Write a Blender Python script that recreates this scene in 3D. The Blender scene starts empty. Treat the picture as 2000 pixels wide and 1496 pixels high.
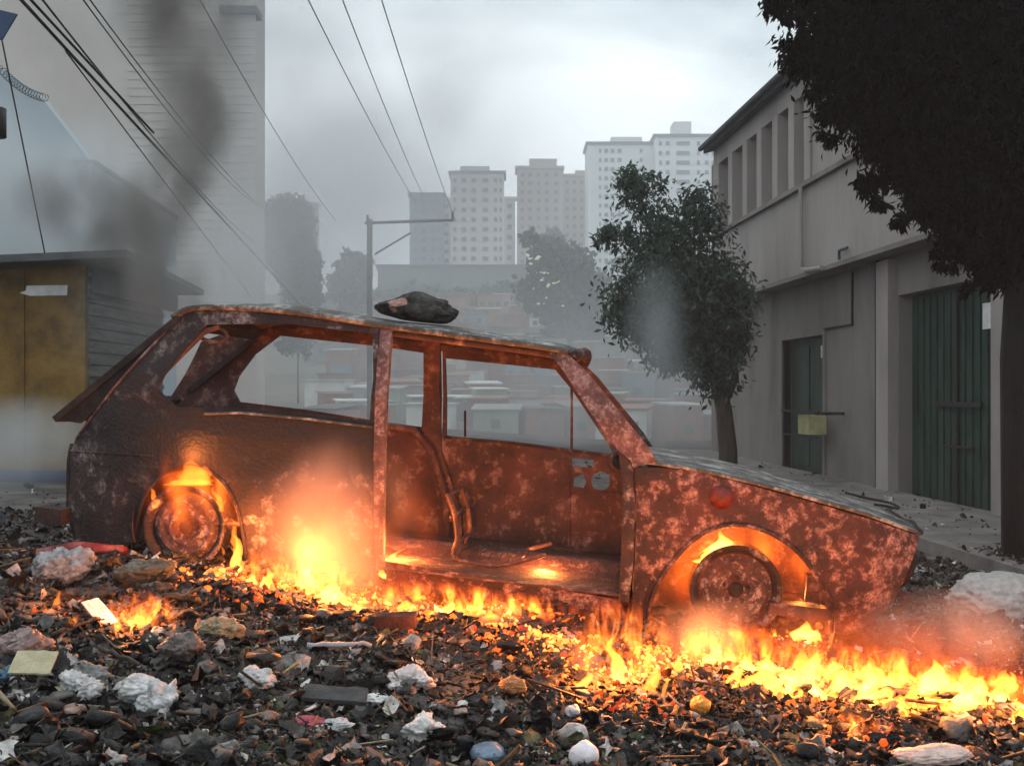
import bpy, bmesh, math, random
import numpy as np
from mathutils import Vector, Matrix, noise
from mathutils.geometry import delaunay_2d_cdt
random.seed(7); rng = np.random.default_rng(7)
S = bpy.context.scene; COL = S.collection
PI = math.pi; R = math.radians

# ---------------------------------------------------------------- camera, sky, sun, exposure
F, CX, HY, H = 2300.0, 1000.0, 765.0, 1.3          # focal in photo pixels, horizon row, eye height
cam = bpy.data.cameras.new('camera'); cam.sensor_width = 36; cam.lens = F / 2000 * 36
cam.shift_y = (HY - 748) / 2000; cam.clip_start = .05; cam.clip_end = 3000
camo = bpy.data.objects.new('camera', cam); COL.objects.link(camo)
camo.location = (0, 0, H); camo.rotation_euler = (PI / 2, 0, 0); S.camera = camo
S.view_settings.view_transform = 'Standard'; S.view_settings.look = 'None'
S.view_settings.exposure = 0.48; S.view_settings.gamma = 1
SUN_EL, SUN_AZ = R(50), R(-25)                     # azimuth from +Y towards +X
sun = bpy.data.lights.new('sun', 'SUN'); sun.energy = .5; sun.angle = R(25); sun.color = (1, .97, .93)
suno = bpy.data.objects.new('sun', sun); COL.objects.link(suno)
sd = Vector((math.sin(SUN_AZ) * math.cos(SUN_EL), math.cos(SUN_AZ) * math.cos(SUN_EL), math.sin(SUN_EL)))
suno.rotation_euler = sd.to_track_quat('Z', 'Y').to_euler()
W = bpy.data.worlds.new('World'); S.world = W; W.use_nodes = True
nt = W.node_tree; nt.nodes.clear()
def nn(t, tree=None, **k):
    n = (tree or nt).nodes.new(t)
    for a, b in k.items(): setattr(n, a, b)
    return n
sky = nn('ShaderNodeTexSky', sky_type='NISHITA', sun_disc=False, sun_elevation=SUN_EL, sun_rotation=SUN_AZ)
tc = nn('ShaderNodeTexCoord'); mp = nn('ShaderNodeMapping'); mp.inputs['Scale'].default_value = (1, 1, 2.2)
nz = nn('ShaderNodeTexNoise'); nz.inputs['Scale'].default_value = 3.0; nz.inputs['Detail'].default_value = 7; nz.inputs['Roughness'].default_value = .5
nz.inputs['Distortion'].default_value = .4
cr = nn('ShaderNodeValToRGB')
cr.color_ramp.elements[0].position = .36; cr.color_ramp.elements[0].color = (.34, .39, .42, 1)
cr.color_ramp.elements[1].position = .62; cr.color_ramp.elements[1].color = (.88, .93, .95, 1)
ml = nn('ShaderNodeMix', data_type='RGBA', blend_type='MULTIPLY'); ml.inputs['Factor'].default_value = 1
ml.inputs['B'].default_value = (12, 12, 12, 1)
mx = nn('ShaderNodeMix', data_type='RGBA'); mx.inputs['Factor'].default_value = .92
bg = nn('ShaderNodeBackground'); bg.inputs['Strength'].default_value = .13; wo = nn('ShaderNodeOutputWorld')
lk = nt.links.new
lk(tc.outputs['Generated'], mp.inputs['Vector']); lk(mp.outputs[0], nz.inputs['Vector']); lk(nz.outputs[0], cr.inputs[0])
lk(cr.outputs[0], ml.inputs['A']); lk(sky.outputs[0], mx.inputs['A']); lk(ml.outputs['Result'], mx.inputs['B'])
lk(mx.outputs['Result'], bg.inputs[0]); lk(bg.outputs[0], wo.inputs[0])
cy = S.cycles
cy.use_denoising = True; cy.max_bounces = 6; cy.diffuse_bounces = 3; cy.glossy_bounces = 2; cy.volume_bounces = 2
cy.transparent_max_bounces = 12; cy.volume_step_rate = 2.0; cy.volume_max_steps = 96
cy.sample_clamp_indirect = 4; cy.use_adaptive_sampling = True; cy.adaptive_threshold = .02
cy.caustics_reflective = False; cy.caustics_refractive = False

# ---------------------------------------------------------------- helpers
def P(px, py, t): return Vector(((px - CX) / F * t, t, H + (HY - py) / F * t))
def tag(o, label=None, cat=None, group=None, kind=None):
    for k, v in (('label', label), ('category', cat), ('group', group), ('kind', kind)):
        if v: o[k] = v
    return o
def empty(name, loc=(0, 0, 0), label=None, cat=None, group=None):
    o = bpy.data.objects.new(name, None); COL.objects.link(o); o.location = loc; o.empty_display_size = .1
    return tag(o, label, cat, group)
class MB:
    def __init__(s): s.v = []; s.f = []
    def add(s, V, Fc):
        b = len(s.v); s.v += [tuple(p) for p in V]; s.f += [[i + b for i in f] for f in Fc]; return s
    def box(s, c, d, M=None):
        V = [Vector((c[0] + i * d[0] / 2, c[1] + j * d[1] / 2, c[2] + k * d[2] / 2)) for i in (-1, 1) for j in (-1, 1) for k in (-1, 1)]
        if M: V = [M @ v for v in V]
        return s.hexa(V)
    def hexa(s, V): return s.add(V, [(0, 1, 3, 2), (4, 6, 7, 5), (0, 4, 5, 1), (2, 3, 7, 6), (0, 2, 6, 4), (1, 5, 7, 3)])
    def tube(s, pts, r, n=8, closed=False, rs=None):
        pts = [Vector(p) for p in pts]; m = len(pts); V = []; Fc = []
        up = Vector((.13, .27, .95))
        for i, p in enumerate(pts):
            a = pts[(i - 1) % m if closed else max(i - 1, 0)]; b = pts[(i + 1) % m if closed else min(i + 1, m - 1)]
            t = (b - a).normalized(); u = t.cross(up)
            if u.length < .1: u = t.cross(Vector((1, 0, 0)))
            u.normalize(); w = t.cross(u); q = rs[i] if rs else r
            V += [p + u * math.cos(2 * PI * k / n) * q + w * math.sin(2 * PI * k / n) * q for k in range(n)]
        for i in range(m if closed else m - 1):
            j = (i + 1) % m
            Fc += [(i * n + k, i * n + (k + 1) % n, j * n + (k + 1) % n, j * n + k) for k in range(n)]
        if not closed: Fc += [tuple(range(n))[::-1], tuple((m - 1) * n + k for k in range(n))]
        return s.add(V, Fc)
    def lathe(s, prof, n=32, M=None, close=False):            # prof (r, h) about Z
        V = []; Fc = []
        for r_, h_ in prof:
            V += [Vector((r_ * math.cos(2 * PI * k / n), r_ * math.sin(2 * PI * k / n), h_)) for k in range(n)]
        m = len(prof)
        for i in range(m if close else m - 1):
            j = (i + 1) % m
            Fc += [(i * n + k, i * n + (k + 1) % n, j * n + (k + 1) % n, j * n + k) for k in range(n)]
        if M: V = [M @ v for v in V]
        return s.add(V, Fc)
    def build(s, name, m, parent=None, smooth=False, loc=None, fix=True):
        me = bpy.data.meshes.new(name); me.from_pydata(s.v, [], s.f)
        if fix:
            bm = bmesh.new(); bm.from_mesh(me); bmesh.ops.recalc_face_normals(bm, faces=bm.faces); bm.to_mesh(me); bm.free()
        me.materials.append(m)
        if smooth: me.polygons.foreach_set('use_smooth', [True] * len(me.polygons))
        o = bpy.data.objects.new(name, me); COL.objects.link(o)
        if parent: o.parent = parent
        if loc is not None: o.location = loc
        return o
def np_mesh(name, V, Fq, m, col=None, parent=None, smooth=False):
    """V (n,3), Fq (k, c) faces of equal size"""
    me = bpy.data.meshes.new(name); V = np.asarray(V, np.float32); Fq = np.asarray(Fq, np.int32); c = Fq.shape[1]
    me.vertices.add(len(V)); me.vertices.foreach_set('co', V.ravel())
    me.loops.add(Fq.size); me.loops.foreach_set('vertex_index', Fq.ravel())
    me.polygons.add(len(Fq)); me.polygons.foreach_set('loop_start', np.arange(0, Fq.size, c, dtype=np.int32))
    me.update(calc_edges=True)
    if smooth: me.polygons.foreach_set('use_smooth', [True] * len(Fq))
    if col is not None:
        a = me.color_attributes.new('col', 'FLOAT_COLOR', 'POINT'); a.data.foreach_set('color', np.asarray(col, np.float32).ravel())
    me.materials.append(m); o = bpy.data.objects.new(name, me); COL.objects.link(o)
    if parent: o.parent = parent
    return o
def sm(t): t = min(1, max(0, t)); return t * t * (3 - 2 * t)

# ---------------------------------------------------------------- materials
def newmat(name):
    m = bpy.data.materials.new(name); m.use_nodes = True; t = m.node_tree; t.nodes.clear()
    return m, t, (lambda ty, **k: nn(ty, t, **k)), t.links.new
def mat(name, cols, scale=4, rough=.8, bump=.3, bscale=None, lo=.35, hi=.65, detail=6, metal=0, streak=None, spec=.3, attr=False, trans=0):
    m, t, N, L = newmat(name)
    out = N('ShaderNodeOutputMaterial'); b = N('ShaderNodeBsdfPrincipled'); tc = N('ShaderNodeTexCoord')
    mp = N('ShaderNodeMapping'); mp.inputs['Scale'].default_value = streak or (1, 1, 1)
    n1 = N('ShaderNodeTexNoise'); n1.inputs['Scale'].default_value = scale; n1.inputs['Detail'].default_value = detail; n1.inputs['Roughness'].default_value = .65
    r = N('ShaderNodeValToRGB'); e = r.color_ramp.elements
    e[0].position = lo; e[1].position = hi; e[0].color = (*cols[0], 1); e[1].color = (*cols[-1], 1)
    for i, c in enumerate(cols[1:-1]):
        x = e.new(lo + (hi - lo) * (i + 1) / (len(cols) - 1)); x.color = (*c, 1)
    L(tc.outputs['Object'], mp.inputs[0]); L(mp.outputs[0], n1.inputs['Vector']); L(n1.outputs[0], r.inputs[0])
    src = r.outputs[0]
    if attr:
        a = N('ShaderNodeAttribute', attribute_name='col'); mm = N('ShaderNodeMix', data_type='RGBA', blend_type='MULTIPLY')
        mm.inputs['Factor'].default_value = 1; L(a.outputs['Color'], mm.inputs['A']); L(src, mm.inputs['B']); src = mm.outputs['Result']
    L(src, b.inputs['Base Color'])
    b.inputs['Roughness'].default_value = rough; b.inputs['Metallic'].default_value = metal; b.inputs['Specular IOR Level'].default_value = spec
    n2 = N('ShaderNodeTexNoise'); n2.inputs['Scale'].default_value = bscale or scale * 5; n2.inputs['Detail'].default_value = 5
    bu = N('ShaderNodeBump'); bu.inputs['Strength'].default_value = bump; bu.inputs['Distance'].default_value = .02
    L(mp.outputs[0], n2.inputs['Vector']); L(n2.outputs[0], bu.inputs['Height']); L(bu.outputs[0], b.inputs['Normal'])
    if trans:
        tr = N('ShaderNodeBsdfTranslucent'); ms = N('ShaderNodeMixShader'); ms.inputs[0].default_value = trans
        L(src, tr.inputs[0]); L(b.outputs[0], ms.inputs[1]); L(tr.outputs[0], ms.inputs[2]); L(ms.outputs[0], out.inputs[0])
    else: L(b.outputs[0], out.inputs[0])
    return m
M = {}
def rust(name, dark, mid, pale, ash, plo, phi, scale=7, soot=None):
    """burnt sheet steel: soot, rust and ash blotches at two scales"""
    m, t, N, L = newmat(name)
    out = N('ShaderNodeOutputMaterial'); b = N('ShaderNodeBsdfPrincipled'); tc = N('ShaderNodeTexCoord')
    n1 = N('ShaderNodeTexNoise'); n1.inputs['Scale'].default_value = scale * .4; n1.inputs['Detail'].default_value = 8; n1.inputs['Roughness'].default_value = .7
    n2 = N('ShaderNodeTexNoise'); n2.inputs['Scale'].default_value = scale * 2.6; n2.inputs['Detail'].default_value = 8; n2.inputs['Roughness'].default_value = .62; n2.inputs['Distortion'].default_value = .08
    n3 = N('ShaderNodeTexNoise'); n3.inputs['Scale'].default_value = scale * 9; n3.inputs['Detail'].default_value = 4
    r1 = N('ShaderNodeValToRGB'); e = r1.color_ramp.elements
    e[0].position = .36; e[0].color = (*dark, 1); e[1].position = .66; e[1].color = (*mid, 1)
    r2 = N('ShaderNodeValToRGB'); e = r2.color_ramp.elements; e[0].position = plo; e[0].color = (0, 0, 0, 1); e[1].position = phi; e[1].color = (1, 1, 1, 1)
    r3 = N('ShaderNodeValToRGB'); e = r3.color_ramp.elements; e[0].position = .4; e[0].color = (*pale, 1); e[1].position = .62; e[1].color = (*ash, 1)
    mx = N('ShaderNodeMix', data_type='RGBA')
    for n in (n1, n2, n3): L(tc.outputs['Object'], n.inputs['Vector'])
    n4 = N('ShaderNodeTexNoise'); n4.inputs['Scale'].default_value = scale * .8; n4.inputs['Detail'].default_value = 3; L(tc.outputs['Object'], n4.inputs['Vector'])
    w4 = N('ShaderNodeMath', operation='MULTIPLY_ADD'); L(n4.outputs[0], w4.inputs[0]); w4.inputs[1].default_value = .7; L(n2.outputs[0], w4.inputs[2])
    w5 = N('ShaderNodeMath', operation='SUBTRACT'); L(w4.outputs[0], w5.inputs[0]); w5.inputs[1].default_value = .35
    L(n1.outputs[0], r1.inputs[0]); L(w5.outputs[0], r2.inputs[0]); L(n3.outputs[0], r3.inputs[0])
    L(r2.outputs[0], mx.inputs['Factor']); L(r1.outputs[0], mx.inputs['A']); L(r3.outputs[0], mx.inputs['B'])
    src = mx.outputs['Result']
    if soot:                                   # soot stains with ragged rims: (x, z, rx, rz) on the panel
        for (sx, sz, rx, rz) in soot:
            mp = N('ShaderNodeMapping', vector_type='TEXTURE'); mp.inputs['Location'].default_value = (sx, 0, sz); mp.inputs['Scale'].default_value = (rx, 9, rz)
            ln = N('ShaderNodeVectorMath', operation='LENGTH'); a1 = N('ShaderNodeMath', operation='ADD'); L(tc.outputs['Object'], mp.inputs[0]); L(mp.outputs[0], ln.inputs[0])
            L(ln.outputs['Value'], a1.inputs[0]); L(n1.outputs[0], a1.inputs[1])
            rr_ = N('ShaderNodeMapRange'); rr_.inputs['From Min'].default_value = 1.15; rr_.inputs['From Max'].default_value = 1.7; rr_.inputs['To Min'].default_value = .9; rr_.inputs['To Max'].default_value = 0
            L(a1.outputs[0], rr_.inputs['Value']); m2 = N('ShaderNodeMix', data_type='RGBA'); L(rr_.outputs[0], m2.inputs['Factor']); L(src, m2.inputs['A']); m2.inputs['B'].default_value = (.009, .007, .007, 1); src = m2.outputs['Result']
    L(src, b.inputs['Base Color']); b.inputs['Roughness'].default_value = .72; b.inputs['Specular IOR Level'].default_value = .35
    ad = N('ShaderNodeMath', operation='ADD'); L(n2.outputs[0], ad.inputs[0]); L(n3.outputs[0], ad.inputs[1])
    bu = N('ShaderNodeBump'); bu.inputs['Strength'].default_value = .8; bu.inputs['Distance'].default_value = .012
    L(ad.outputs[0], bu.inputs['Height']); L(bu.outputs[0], b.inputs['Normal']); L(b.outputs[0], out.inputs[0])
    return m
M['sooty'] = rust('sooty_steel', (.007, .006, .006), (.036, .016, .015), (.10, .055, .05), (.26, .23, .22), .54, .72, soot=[(-1.25, -.12, .60, .34), (-1.55, -.42, .5, .2), (-.75, -.30, .42, .20)])
M['flaked'] = rust('flaked_rusty_steel', (.012, .007, .006), (.075, .024, .020), (.16, .062, .047), (.32, .21, .18), .50, .68, 10)
M['inner'] = rust('heat_scaled_steel', (.022, .011, .010), (.10, .042, .035), (.20, .12, .105), (.30, .21, .185), .54, .78, 8)
M['ashroof'] = rust('ash_covered_steel', (.03, .03, .026), (.10, .095, .085), (.20, .195, .185), (.38, .37, .35), .48, .66, 8)
M['pillar'] = rust('pale_scaled_steel', (.045, .022, .022), (.17, .085, .08), (.20, .12, .11), (.36, .28, .26), .48, .68, 20)
M['rim'] = rust('burnt_wheel_steel', (.02, .012, .012), (.10, .05, .045), (.24, .17, .16), (.36, .31, .3), .52, .7, 20)
M['soot'] = mat('soot', [(.006, .005, .005), (.03, .022, .02)], 9, .9, .5)
M['ground'] = mat('trodden_ash_and_dirt', [(.018, .017, .016), (.06, .055, .05), (.13, .12, .11)], 3, .95, .6, 22)
M['pave'] = mat('dusty_concrete', [(.10, .093, .088), (.20, .185, .175)], 2.5, .9, .4, 30)
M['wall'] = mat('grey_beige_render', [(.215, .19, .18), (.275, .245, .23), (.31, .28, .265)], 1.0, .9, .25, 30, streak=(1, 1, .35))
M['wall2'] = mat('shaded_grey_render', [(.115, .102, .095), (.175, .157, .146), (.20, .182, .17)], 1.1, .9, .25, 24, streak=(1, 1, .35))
M['roofdark'] = mat('dark_roof_sheet', [(.035, .042, .048), (.08, .09, .095)], 3, .7, .3)
M['green'] = mat('weathered_green_metal', [(.004, .014, .009), (.009, .036, .023), (.026, .050, .038)], 3.5, .6, .35, 20, streak=(1, 1, .3))
M['black'] = mat('black_iron', [(.008, .008, .009), (.02, .02, .02)], 8, .6, .2)
M['glass'] = mat('dim_window_glass', [(.03, .04, .045), (.06, .075, .08)], 2, .25, .05, spec=.6)
M['white'] = mat('weathered_white', [(.5, .5, .48), (.72, .72, .70)], 6, .7, .2)
M['yellowp'] = mat('mustard_board', [(.075, .040, .006), (.15, .082, .011), (.20, .12, .025)], 3, .75, .3, 20)
M['siding'] = mat('grey_plank_siding', [(.05, .05, .045), (.15, .145, .135)], 3, .85, .4, 16, streak=(.5, .5, 6))
M['blue'] = mat('dark_blue_paint', [(.01, .022, .06), (.02, .045, .10)], 4, .7, .2)
M['pale'] = mat('pale_render', [(.40, .38, .35), (.52, .49, .45)], .5, .9, .2, 3)
M['beige'] = mat('pale_beige_cladding', [(.36, .325, .30), (.44, .40, .37)], .3, .9, .2, 3, streak=(1, 1, .6))
M['tower'] = mat('tower_cream', [(.42, .38, .34), (.54, .49, .44)], .05, .9, .05)
M['towerp'] = mat('tower_pinkish', [(.30, .22, .20), (.38, .28, .25)], .05, .9, .05)
M['towerw'] = mat('tower_white', [(.52, .54, .54), (.64, .66, .66)], .05, .9, .05)
M['towerb'] = mat('tower_bluegrey', [(.12, .17, .20), (.18, .24, .27)], .05, .8, .05)
M['win'] = mat('tower_glazing', [(.035, .05, .065), (.07, .09, .11)], .5, .4, .05)
M['bark'] = mat('bark', [(.03, .022, .018), (.08, .06, .05)], 12, .95, .8, 40, streak=(1, 1, .2))
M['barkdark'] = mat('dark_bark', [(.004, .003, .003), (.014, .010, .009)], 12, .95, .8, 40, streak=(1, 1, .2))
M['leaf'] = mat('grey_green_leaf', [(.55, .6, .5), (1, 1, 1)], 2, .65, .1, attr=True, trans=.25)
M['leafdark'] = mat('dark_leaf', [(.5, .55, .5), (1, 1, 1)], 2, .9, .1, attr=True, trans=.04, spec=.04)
M['litter'] = mat('mixed_litter', [(.22, .20, .19), (.6, .58, .56), (.95, .95, .95)], 22, .55, .5, 60, attr=True)
M['wire'] = mat('cable_black', [(.01, .01, .01), (.02, .02, .02)], 5, .6, .1)
M['pole'] = mat('concrete_pole', [(.10, .10, .10), (.17, .17, .17)], 4, .9, .3)
M['hill'] = mat('hillside_scrub', [(.03, .045, .028), (.09, .075, .055), (.12, .10, .08)], .12, .95, .2)

def volmat(name, dens, color=(.5, .5, .5), absorb=None, em=None, ems=0, fall=True, nscale=2.0, thr=.45, gain=4, aniso=0.0, stretch=(1, 1, .5)):
    m, t, N, L = newmat(name); out = N('ShaderNodeOutputMaterial'); v = N('ShaderNodeVolumePrincipled')
    v.inputs['Color'].default_value = (*color, 1); v.inputs['Anisotropy'].default_value = aniso
    if absorb: v.inputs['Absorption Color'].default_value = (*absorb, 1)
    if em: v.inputs['Emission Color'].default_value = (*em, 1)
    if not fall:
        v.inputs['Density'].default_value = dens; v.inputs['Emission Strength'].default_value = ems
    else:
        tc = N('ShaderNodeTexCoord'); ln = N('ShaderNodeVectorMath', operation='DOT_PRODUCT')
        L(tc.outputs['Object'], ln.inputs[0]); L(tc.outputs['Object'], ln.inputs[1])
        s1 = N('ShaderNodeMath', operation='SUBTRACT', use_clamp=True); s1.inputs[0].default_value = 1; L(ln.outputs['Value'], s1.inputs[1])
        ge = N('ShaderNodeNewGeometry'); mp = N('ShaderNodeMapping'); mp.inputs['Scale'].default_value = stretch
        nz = N('ShaderNodeTexNoise'); nz.inputs['Scale'].default_value = nscale; nz.inputs['Detail'].default_value = 3.5; nz.inputs['Distortion'].default_value = .5
        L(ge.outputs['Position'], mp.inputs[0]); L(mp.outputs[0], nz.inputs['Vector'])
        s2 = N('ShaderNodeMath', operation='SUBTRACT'); L(nz.outputs[0], s2.inputs[0]); s2.inputs[1].default_value = thr
        s3 = N('ShaderNodeMath', operation='MULTIPLY', use_clamp=True); L(s2.outputs[0], s3.inputs[0]); s3.inputs[1].default_value = gain
        p = N('ShaderNodeMath', operation='POWER'); L(s1.outputs[0], p.inputs[0]); p.inputs[1].default_value = 1.5
        a = N('ShaderNodeMath', operation='MULTIPLY'); L(p.outputs[0], a.inputs[0]); L(s3.outputs[0], a.inputs[1])
        d = N('ShaderNodeMath', operation='MULTIPLY'); L(a.outputs[0], d.inputs[0]); d.inputs[1].default_value = dens
        L(d.outputs[0], v.inputs['Density'])
        if em:
            e = N('ShaderNodeMath', operation='MULTIPLY'); L(a.outputs[0], e.inputs[0]); e.inputs[1].default_value = ems
            L(e.outputs[0], v.inputs['Emission Strength'])
    L(v.outputs[0], out.inputs['Volume']); return m
M['haze'] = volmat('haze_air', .0021, (.83, .87, .89), fall=False)
def firevol(name, ems, nscale, thr, gain, step=.12, c0=(1, .07, .004), c1=(1, .25, .025)):
    """burning gas, also emissive haze drawn as firelight: torn upright tongues, red where thin, yellow where dense"""
    m, t, N, L = newmat(name); out = N('ShaderNodeOutputMaterial'); v = N('ShaderNodeVolumePrincipled'); v.inputs['Density'].default_value = 0
    tc = N('ShaderNodeTexCoord'); ln = N('ShaderNodeVectorMath', operation='DOT_PRODUCT'); L(tc.outputs['Object'], ln.inputs[0]); L(tc.outputs['Object'], ln.inputs[1])
    s1 = N('ShaderNodeMath', operation='SUBTRACT', use_clamp=True); s1.inputs[0].default_value = 1; L(ln.outputs['Value'], s1.inputs[1])
    ge = N('ShaderNodeNewGeometry'); mp = N('ShaderNodeMapping'); mp.inputs['Scale'].default_value = (1, 1, .38); mp.inputs['Rotation'].default_value = (0, .25, 0)
    nz = N('ShaderNodeTexNoise'); nz.inputs['Scale'].default_value = nscale; nz.inputs['Detail'].default_value = 3; nz.inputs['Distortion'].default_value = 1.1
    L(ge.outputs['Position'], mp.inputs[0]); L(mp.outputs[0], nz.inputs['Vector'])
    s2 = N('ShaderNodeMath', operation='SUBTRACT'); L(nz.outputs[0], s2.inputs[0]); s2.inputs[1].default_value = thr
    s3 = N('ShaderNodeMath', operation='MULTIPLY', use_clamp=True); L(s2.outputs[0], s3.inputs[0]); s3.inputs[1].default_value = gain
    a = N('ShaderNodeMath', operation='MULTIPLY'); L(s1.outputs[0], a.inputs[0]); L(s3.outputs[0], a.inputs[1])
    r = N('ShaderNodeValToRGB'); e = r.color_ramp.elements; e[0].position = 0; e[0].color = (*c0, 1); e[1].position = .7; e[1].color = (*c1, 1); L(a.outputs[0], r.inputs[0]); L(r.outputs[0], v.inputs['Emission Color'])
    p = N('ShaderNodeMath', operation='POWER'); L(a.outputs[0], p.inputs[0]); p.inputs[1].default_value = 1.6
    e2 = N('ShaderNodeMath', operation='MULTIPLY'); L(p.outputs[0], e2.inputs[0]); e2.inputs[1].default_value = ems; L(e2.outputs[0], v.inputs['Emission Strength']); L(v.outputs[0], out.inputs['Volume'])
    m.cycles.volume_step_rate = step; return m
M['fire'] = firevol('burning_gas', 80, 17, .515, 8, .1)
M['firelight_haze'] = firevol('painted_firelight_haze', 3.6, 6, .34, 3, .2, (1, .07, .006), (1, .16, .018))  # emission put into the haze, standing for smoke lit by the fire
M['fire_arch'] = firevol('arch_fire_and_painted_glow', 22, 6, .36, 3.5, .2, (1, .07, .004), (1, .20, .02))
M['flame_hot'] = volmat('flame_hot', 0, em=(1, .30, .035), ems=95, fall=False)
M['flame'] = volmat('flame_body', 0, em=(1, .22, .02), ems=60, fall=False)
M['flame_red'] = volmat('flame_red', 0, em=(1, .13, .012), ems=26, fall=False)

# ---------------------------------------------------------------- ground
def gh(x, y):
    z = .4 * sm((4 - x) / 8)
    if y > 30: z += 34 * sm((y - 90) / 270) - 5 * sm((y - 28) / 70)
    wy = sm((8.2 - y) / 2.0)
    z += min(.20, max(.04, .09 + .045 * (1 - x))) * wy
    z += .03 * sm((-x - .65) / .5) * sm((y - 3.9) / .5) * sm((5.25 - y) / .35)
    if y < 10 and abs(x) < 6:
        z += wy * (.04 * noise.noise(Vector((x * 1.1, y * 1.1, 3))) + .05 * noise.noise(Vector((x * 3.4, y * 3.4, 8))) + .02 * noise.noise(Vector((x * 11, y * 11, 1))))
    if y > 40: z += noise.noise(Vector((x * .03, y * .03, 0))) * 2.0 * sm((y - 40) / 40)
    return z
def gpos(px, py):
    t = 3.2; prev = None
    while t < 60:
        p = P(px, py, t)
        if p.z <= gh(p.x, p.y): return Vector((p.x, p.y, gh(p.x, p.y)))
        t += .02
    return P(px, py, 8)
def axis(lo, hi, far, step, grow=1.16):
    a = list(np.arange(lo, hi + 1e-6, step)); s = step; x = a[-1]
    while x < far: s *= grow; x += s; a.append(x)
    return a
xs = axis(0, 3.4, 520, .04); xs = sorted([-v for v in xs[1:]] + xs)
ys = axis(3.2, 8.6, 720, .04, 1.09); b = []; s = .04; y = 3.2
while y > -40: s *= 1.3; y -= s; b.append(y)
ys = b[::-1] + ys
V = [(x, y, gh(x, y)) for y in ys for x in xs]; nx = len(xs)
Fq = [(j * nx + i, j * nx + i + 1, (j + 1) * nx + i + 1, (j + 1) * nx + i) for j in range(len(ys) - 1) for i in range(nx - 1)]
g = np_mesh('ground', V, Fq, M['ground'], smooth=True); tag(g, kind='structure')
g.data.materials.append(M['hill'])
for p in g.data.polygons:
    if p.center.y > 45: p.material_index = 1

# haze: the air between here and the towers
hz = MB().box((0, 350, 60), (1200, 900, 140)).build('haze', M['haze']); tag(hz, kind='stuff')

# ---------------------------------------------------------------- the burnt car
YAW, PITCH, WID = R(6), R(5.6), 1.46
F0 = Vector((math.cos(YAW), -math.sin(YAW), 0)); LV = Vector((math.sin(YAW), math.cos(YAW), 0))
FV = F0 * math.cos(PITCH) - Vector((0, 0, math.sin(PITCH))); UV = F0 * math.sin(PITCH) + Vector((0, 0, math.cos(PITCH)))
CO = Vector((0, 5.3, H))
car = empty('burning_car', label='burnt out rusty station wagon shell without glass, doors or tyres, burning on the rubbish', cat='car')
car.matrix_world = Matrix(((FV.x, LV.x, UV.x, CO.x), (FV.y, LV.y, UV.y, CO.y), (FV.z, LV.z, UV.z, CO.z), (0, 0, 0, 1)))
def CW(x, y, z): return CO + FV * x + LV * y + UV * z
def side_y(x, z):
    y = 0
    if z > -.08: y += .30 * (z + .08)
    if z < -.5: y += .25 * (-.5 - z) ** 1.5
    if x < -1.6: y += ((-1.6 - x) / .4) ** 2 * .10
    if x > 1.45: y += ((x - 1.45) / .35) ** 2 * .10
    if -.36 < z < -.3: y -= .006 * math.sin((z + .36) / .06 * PI)
    return y + .016 * noise.noise(Vector((x * 2.6, z * 3, 2))) + .009 * abs(noise.noise(Vector((x * 6, z * 6, 5)))) + .004 * noise.noise(Vector((x * 15, z * 15, 5)))
def unp(px, py, ly):
    d = Vector(((px - CX) / F, 1, (HY - py) / F)); C0 = Vector((0, 0, H)) - CO
    t = (ly - LV.dot(C0)) / LV.dot(d); q = C0 + d * t
    return q.dot(FV), q.dot(UV)
def Lp(px, py, far=False, off=None):
    if off is not None: return unp(px, py, off)
    y = WID if far else 0
    for _ in range(5):
        x, z = unp(px, py, y); y = (WID - side_y(x, z)) if far else side_y(x, z)
    return x, z
def resample(pts, step, closed=True):
    out = []; n = len(pts)
    for i in range(n if closed else n - 1):
        a = Vector(pts[i]); b = Vector(pts[(i + 1) % n]); k = max(1, int((b - a).length / step + .5))
        out += [tuple(a.lerp(b, j / k)) for j in range(k)]
    if not closed: out.append(tuple(pts[-1]))
    return out
def spline(pts, k=6, closed=False):
    """Catmull-Rom through 2-D points"""
    n = len(pts); out = []
    for i in range(n if closed else n - 1):
        p = [Vector(pts[(i + j) % n] if closed else pts[min(max(i + j, 0), n - 1)]) for j in (-1, 0, 1, 2)]
        for j in range(k):
            t = j / k
            out.append(tuple(.5 * ((2 * p[1]) + (p[2] - p[0]) * t + (2 * p[0] - 5 * p[1] + 4 * p[2] - p[3]) * t * t + (3 * p[1] - p[0] - 3 * p[2] + p[3]) * t ** 3)))
    if not closed: out.append(tuple(pts[-1]))
    return out
def pip(x, y, poly):
    c = False; j = len(poly) - 1
    for i in range(len(poly)):
        if (poly[i][1] > y) != (poly[j][1] > y) and x < (poly[j][0] - poly[i][0]) * (y - poly[i][1]) / (poly[j][1] - poly[i][1]) + poly[i][0]: c = not c
        j = i
    return c
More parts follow.
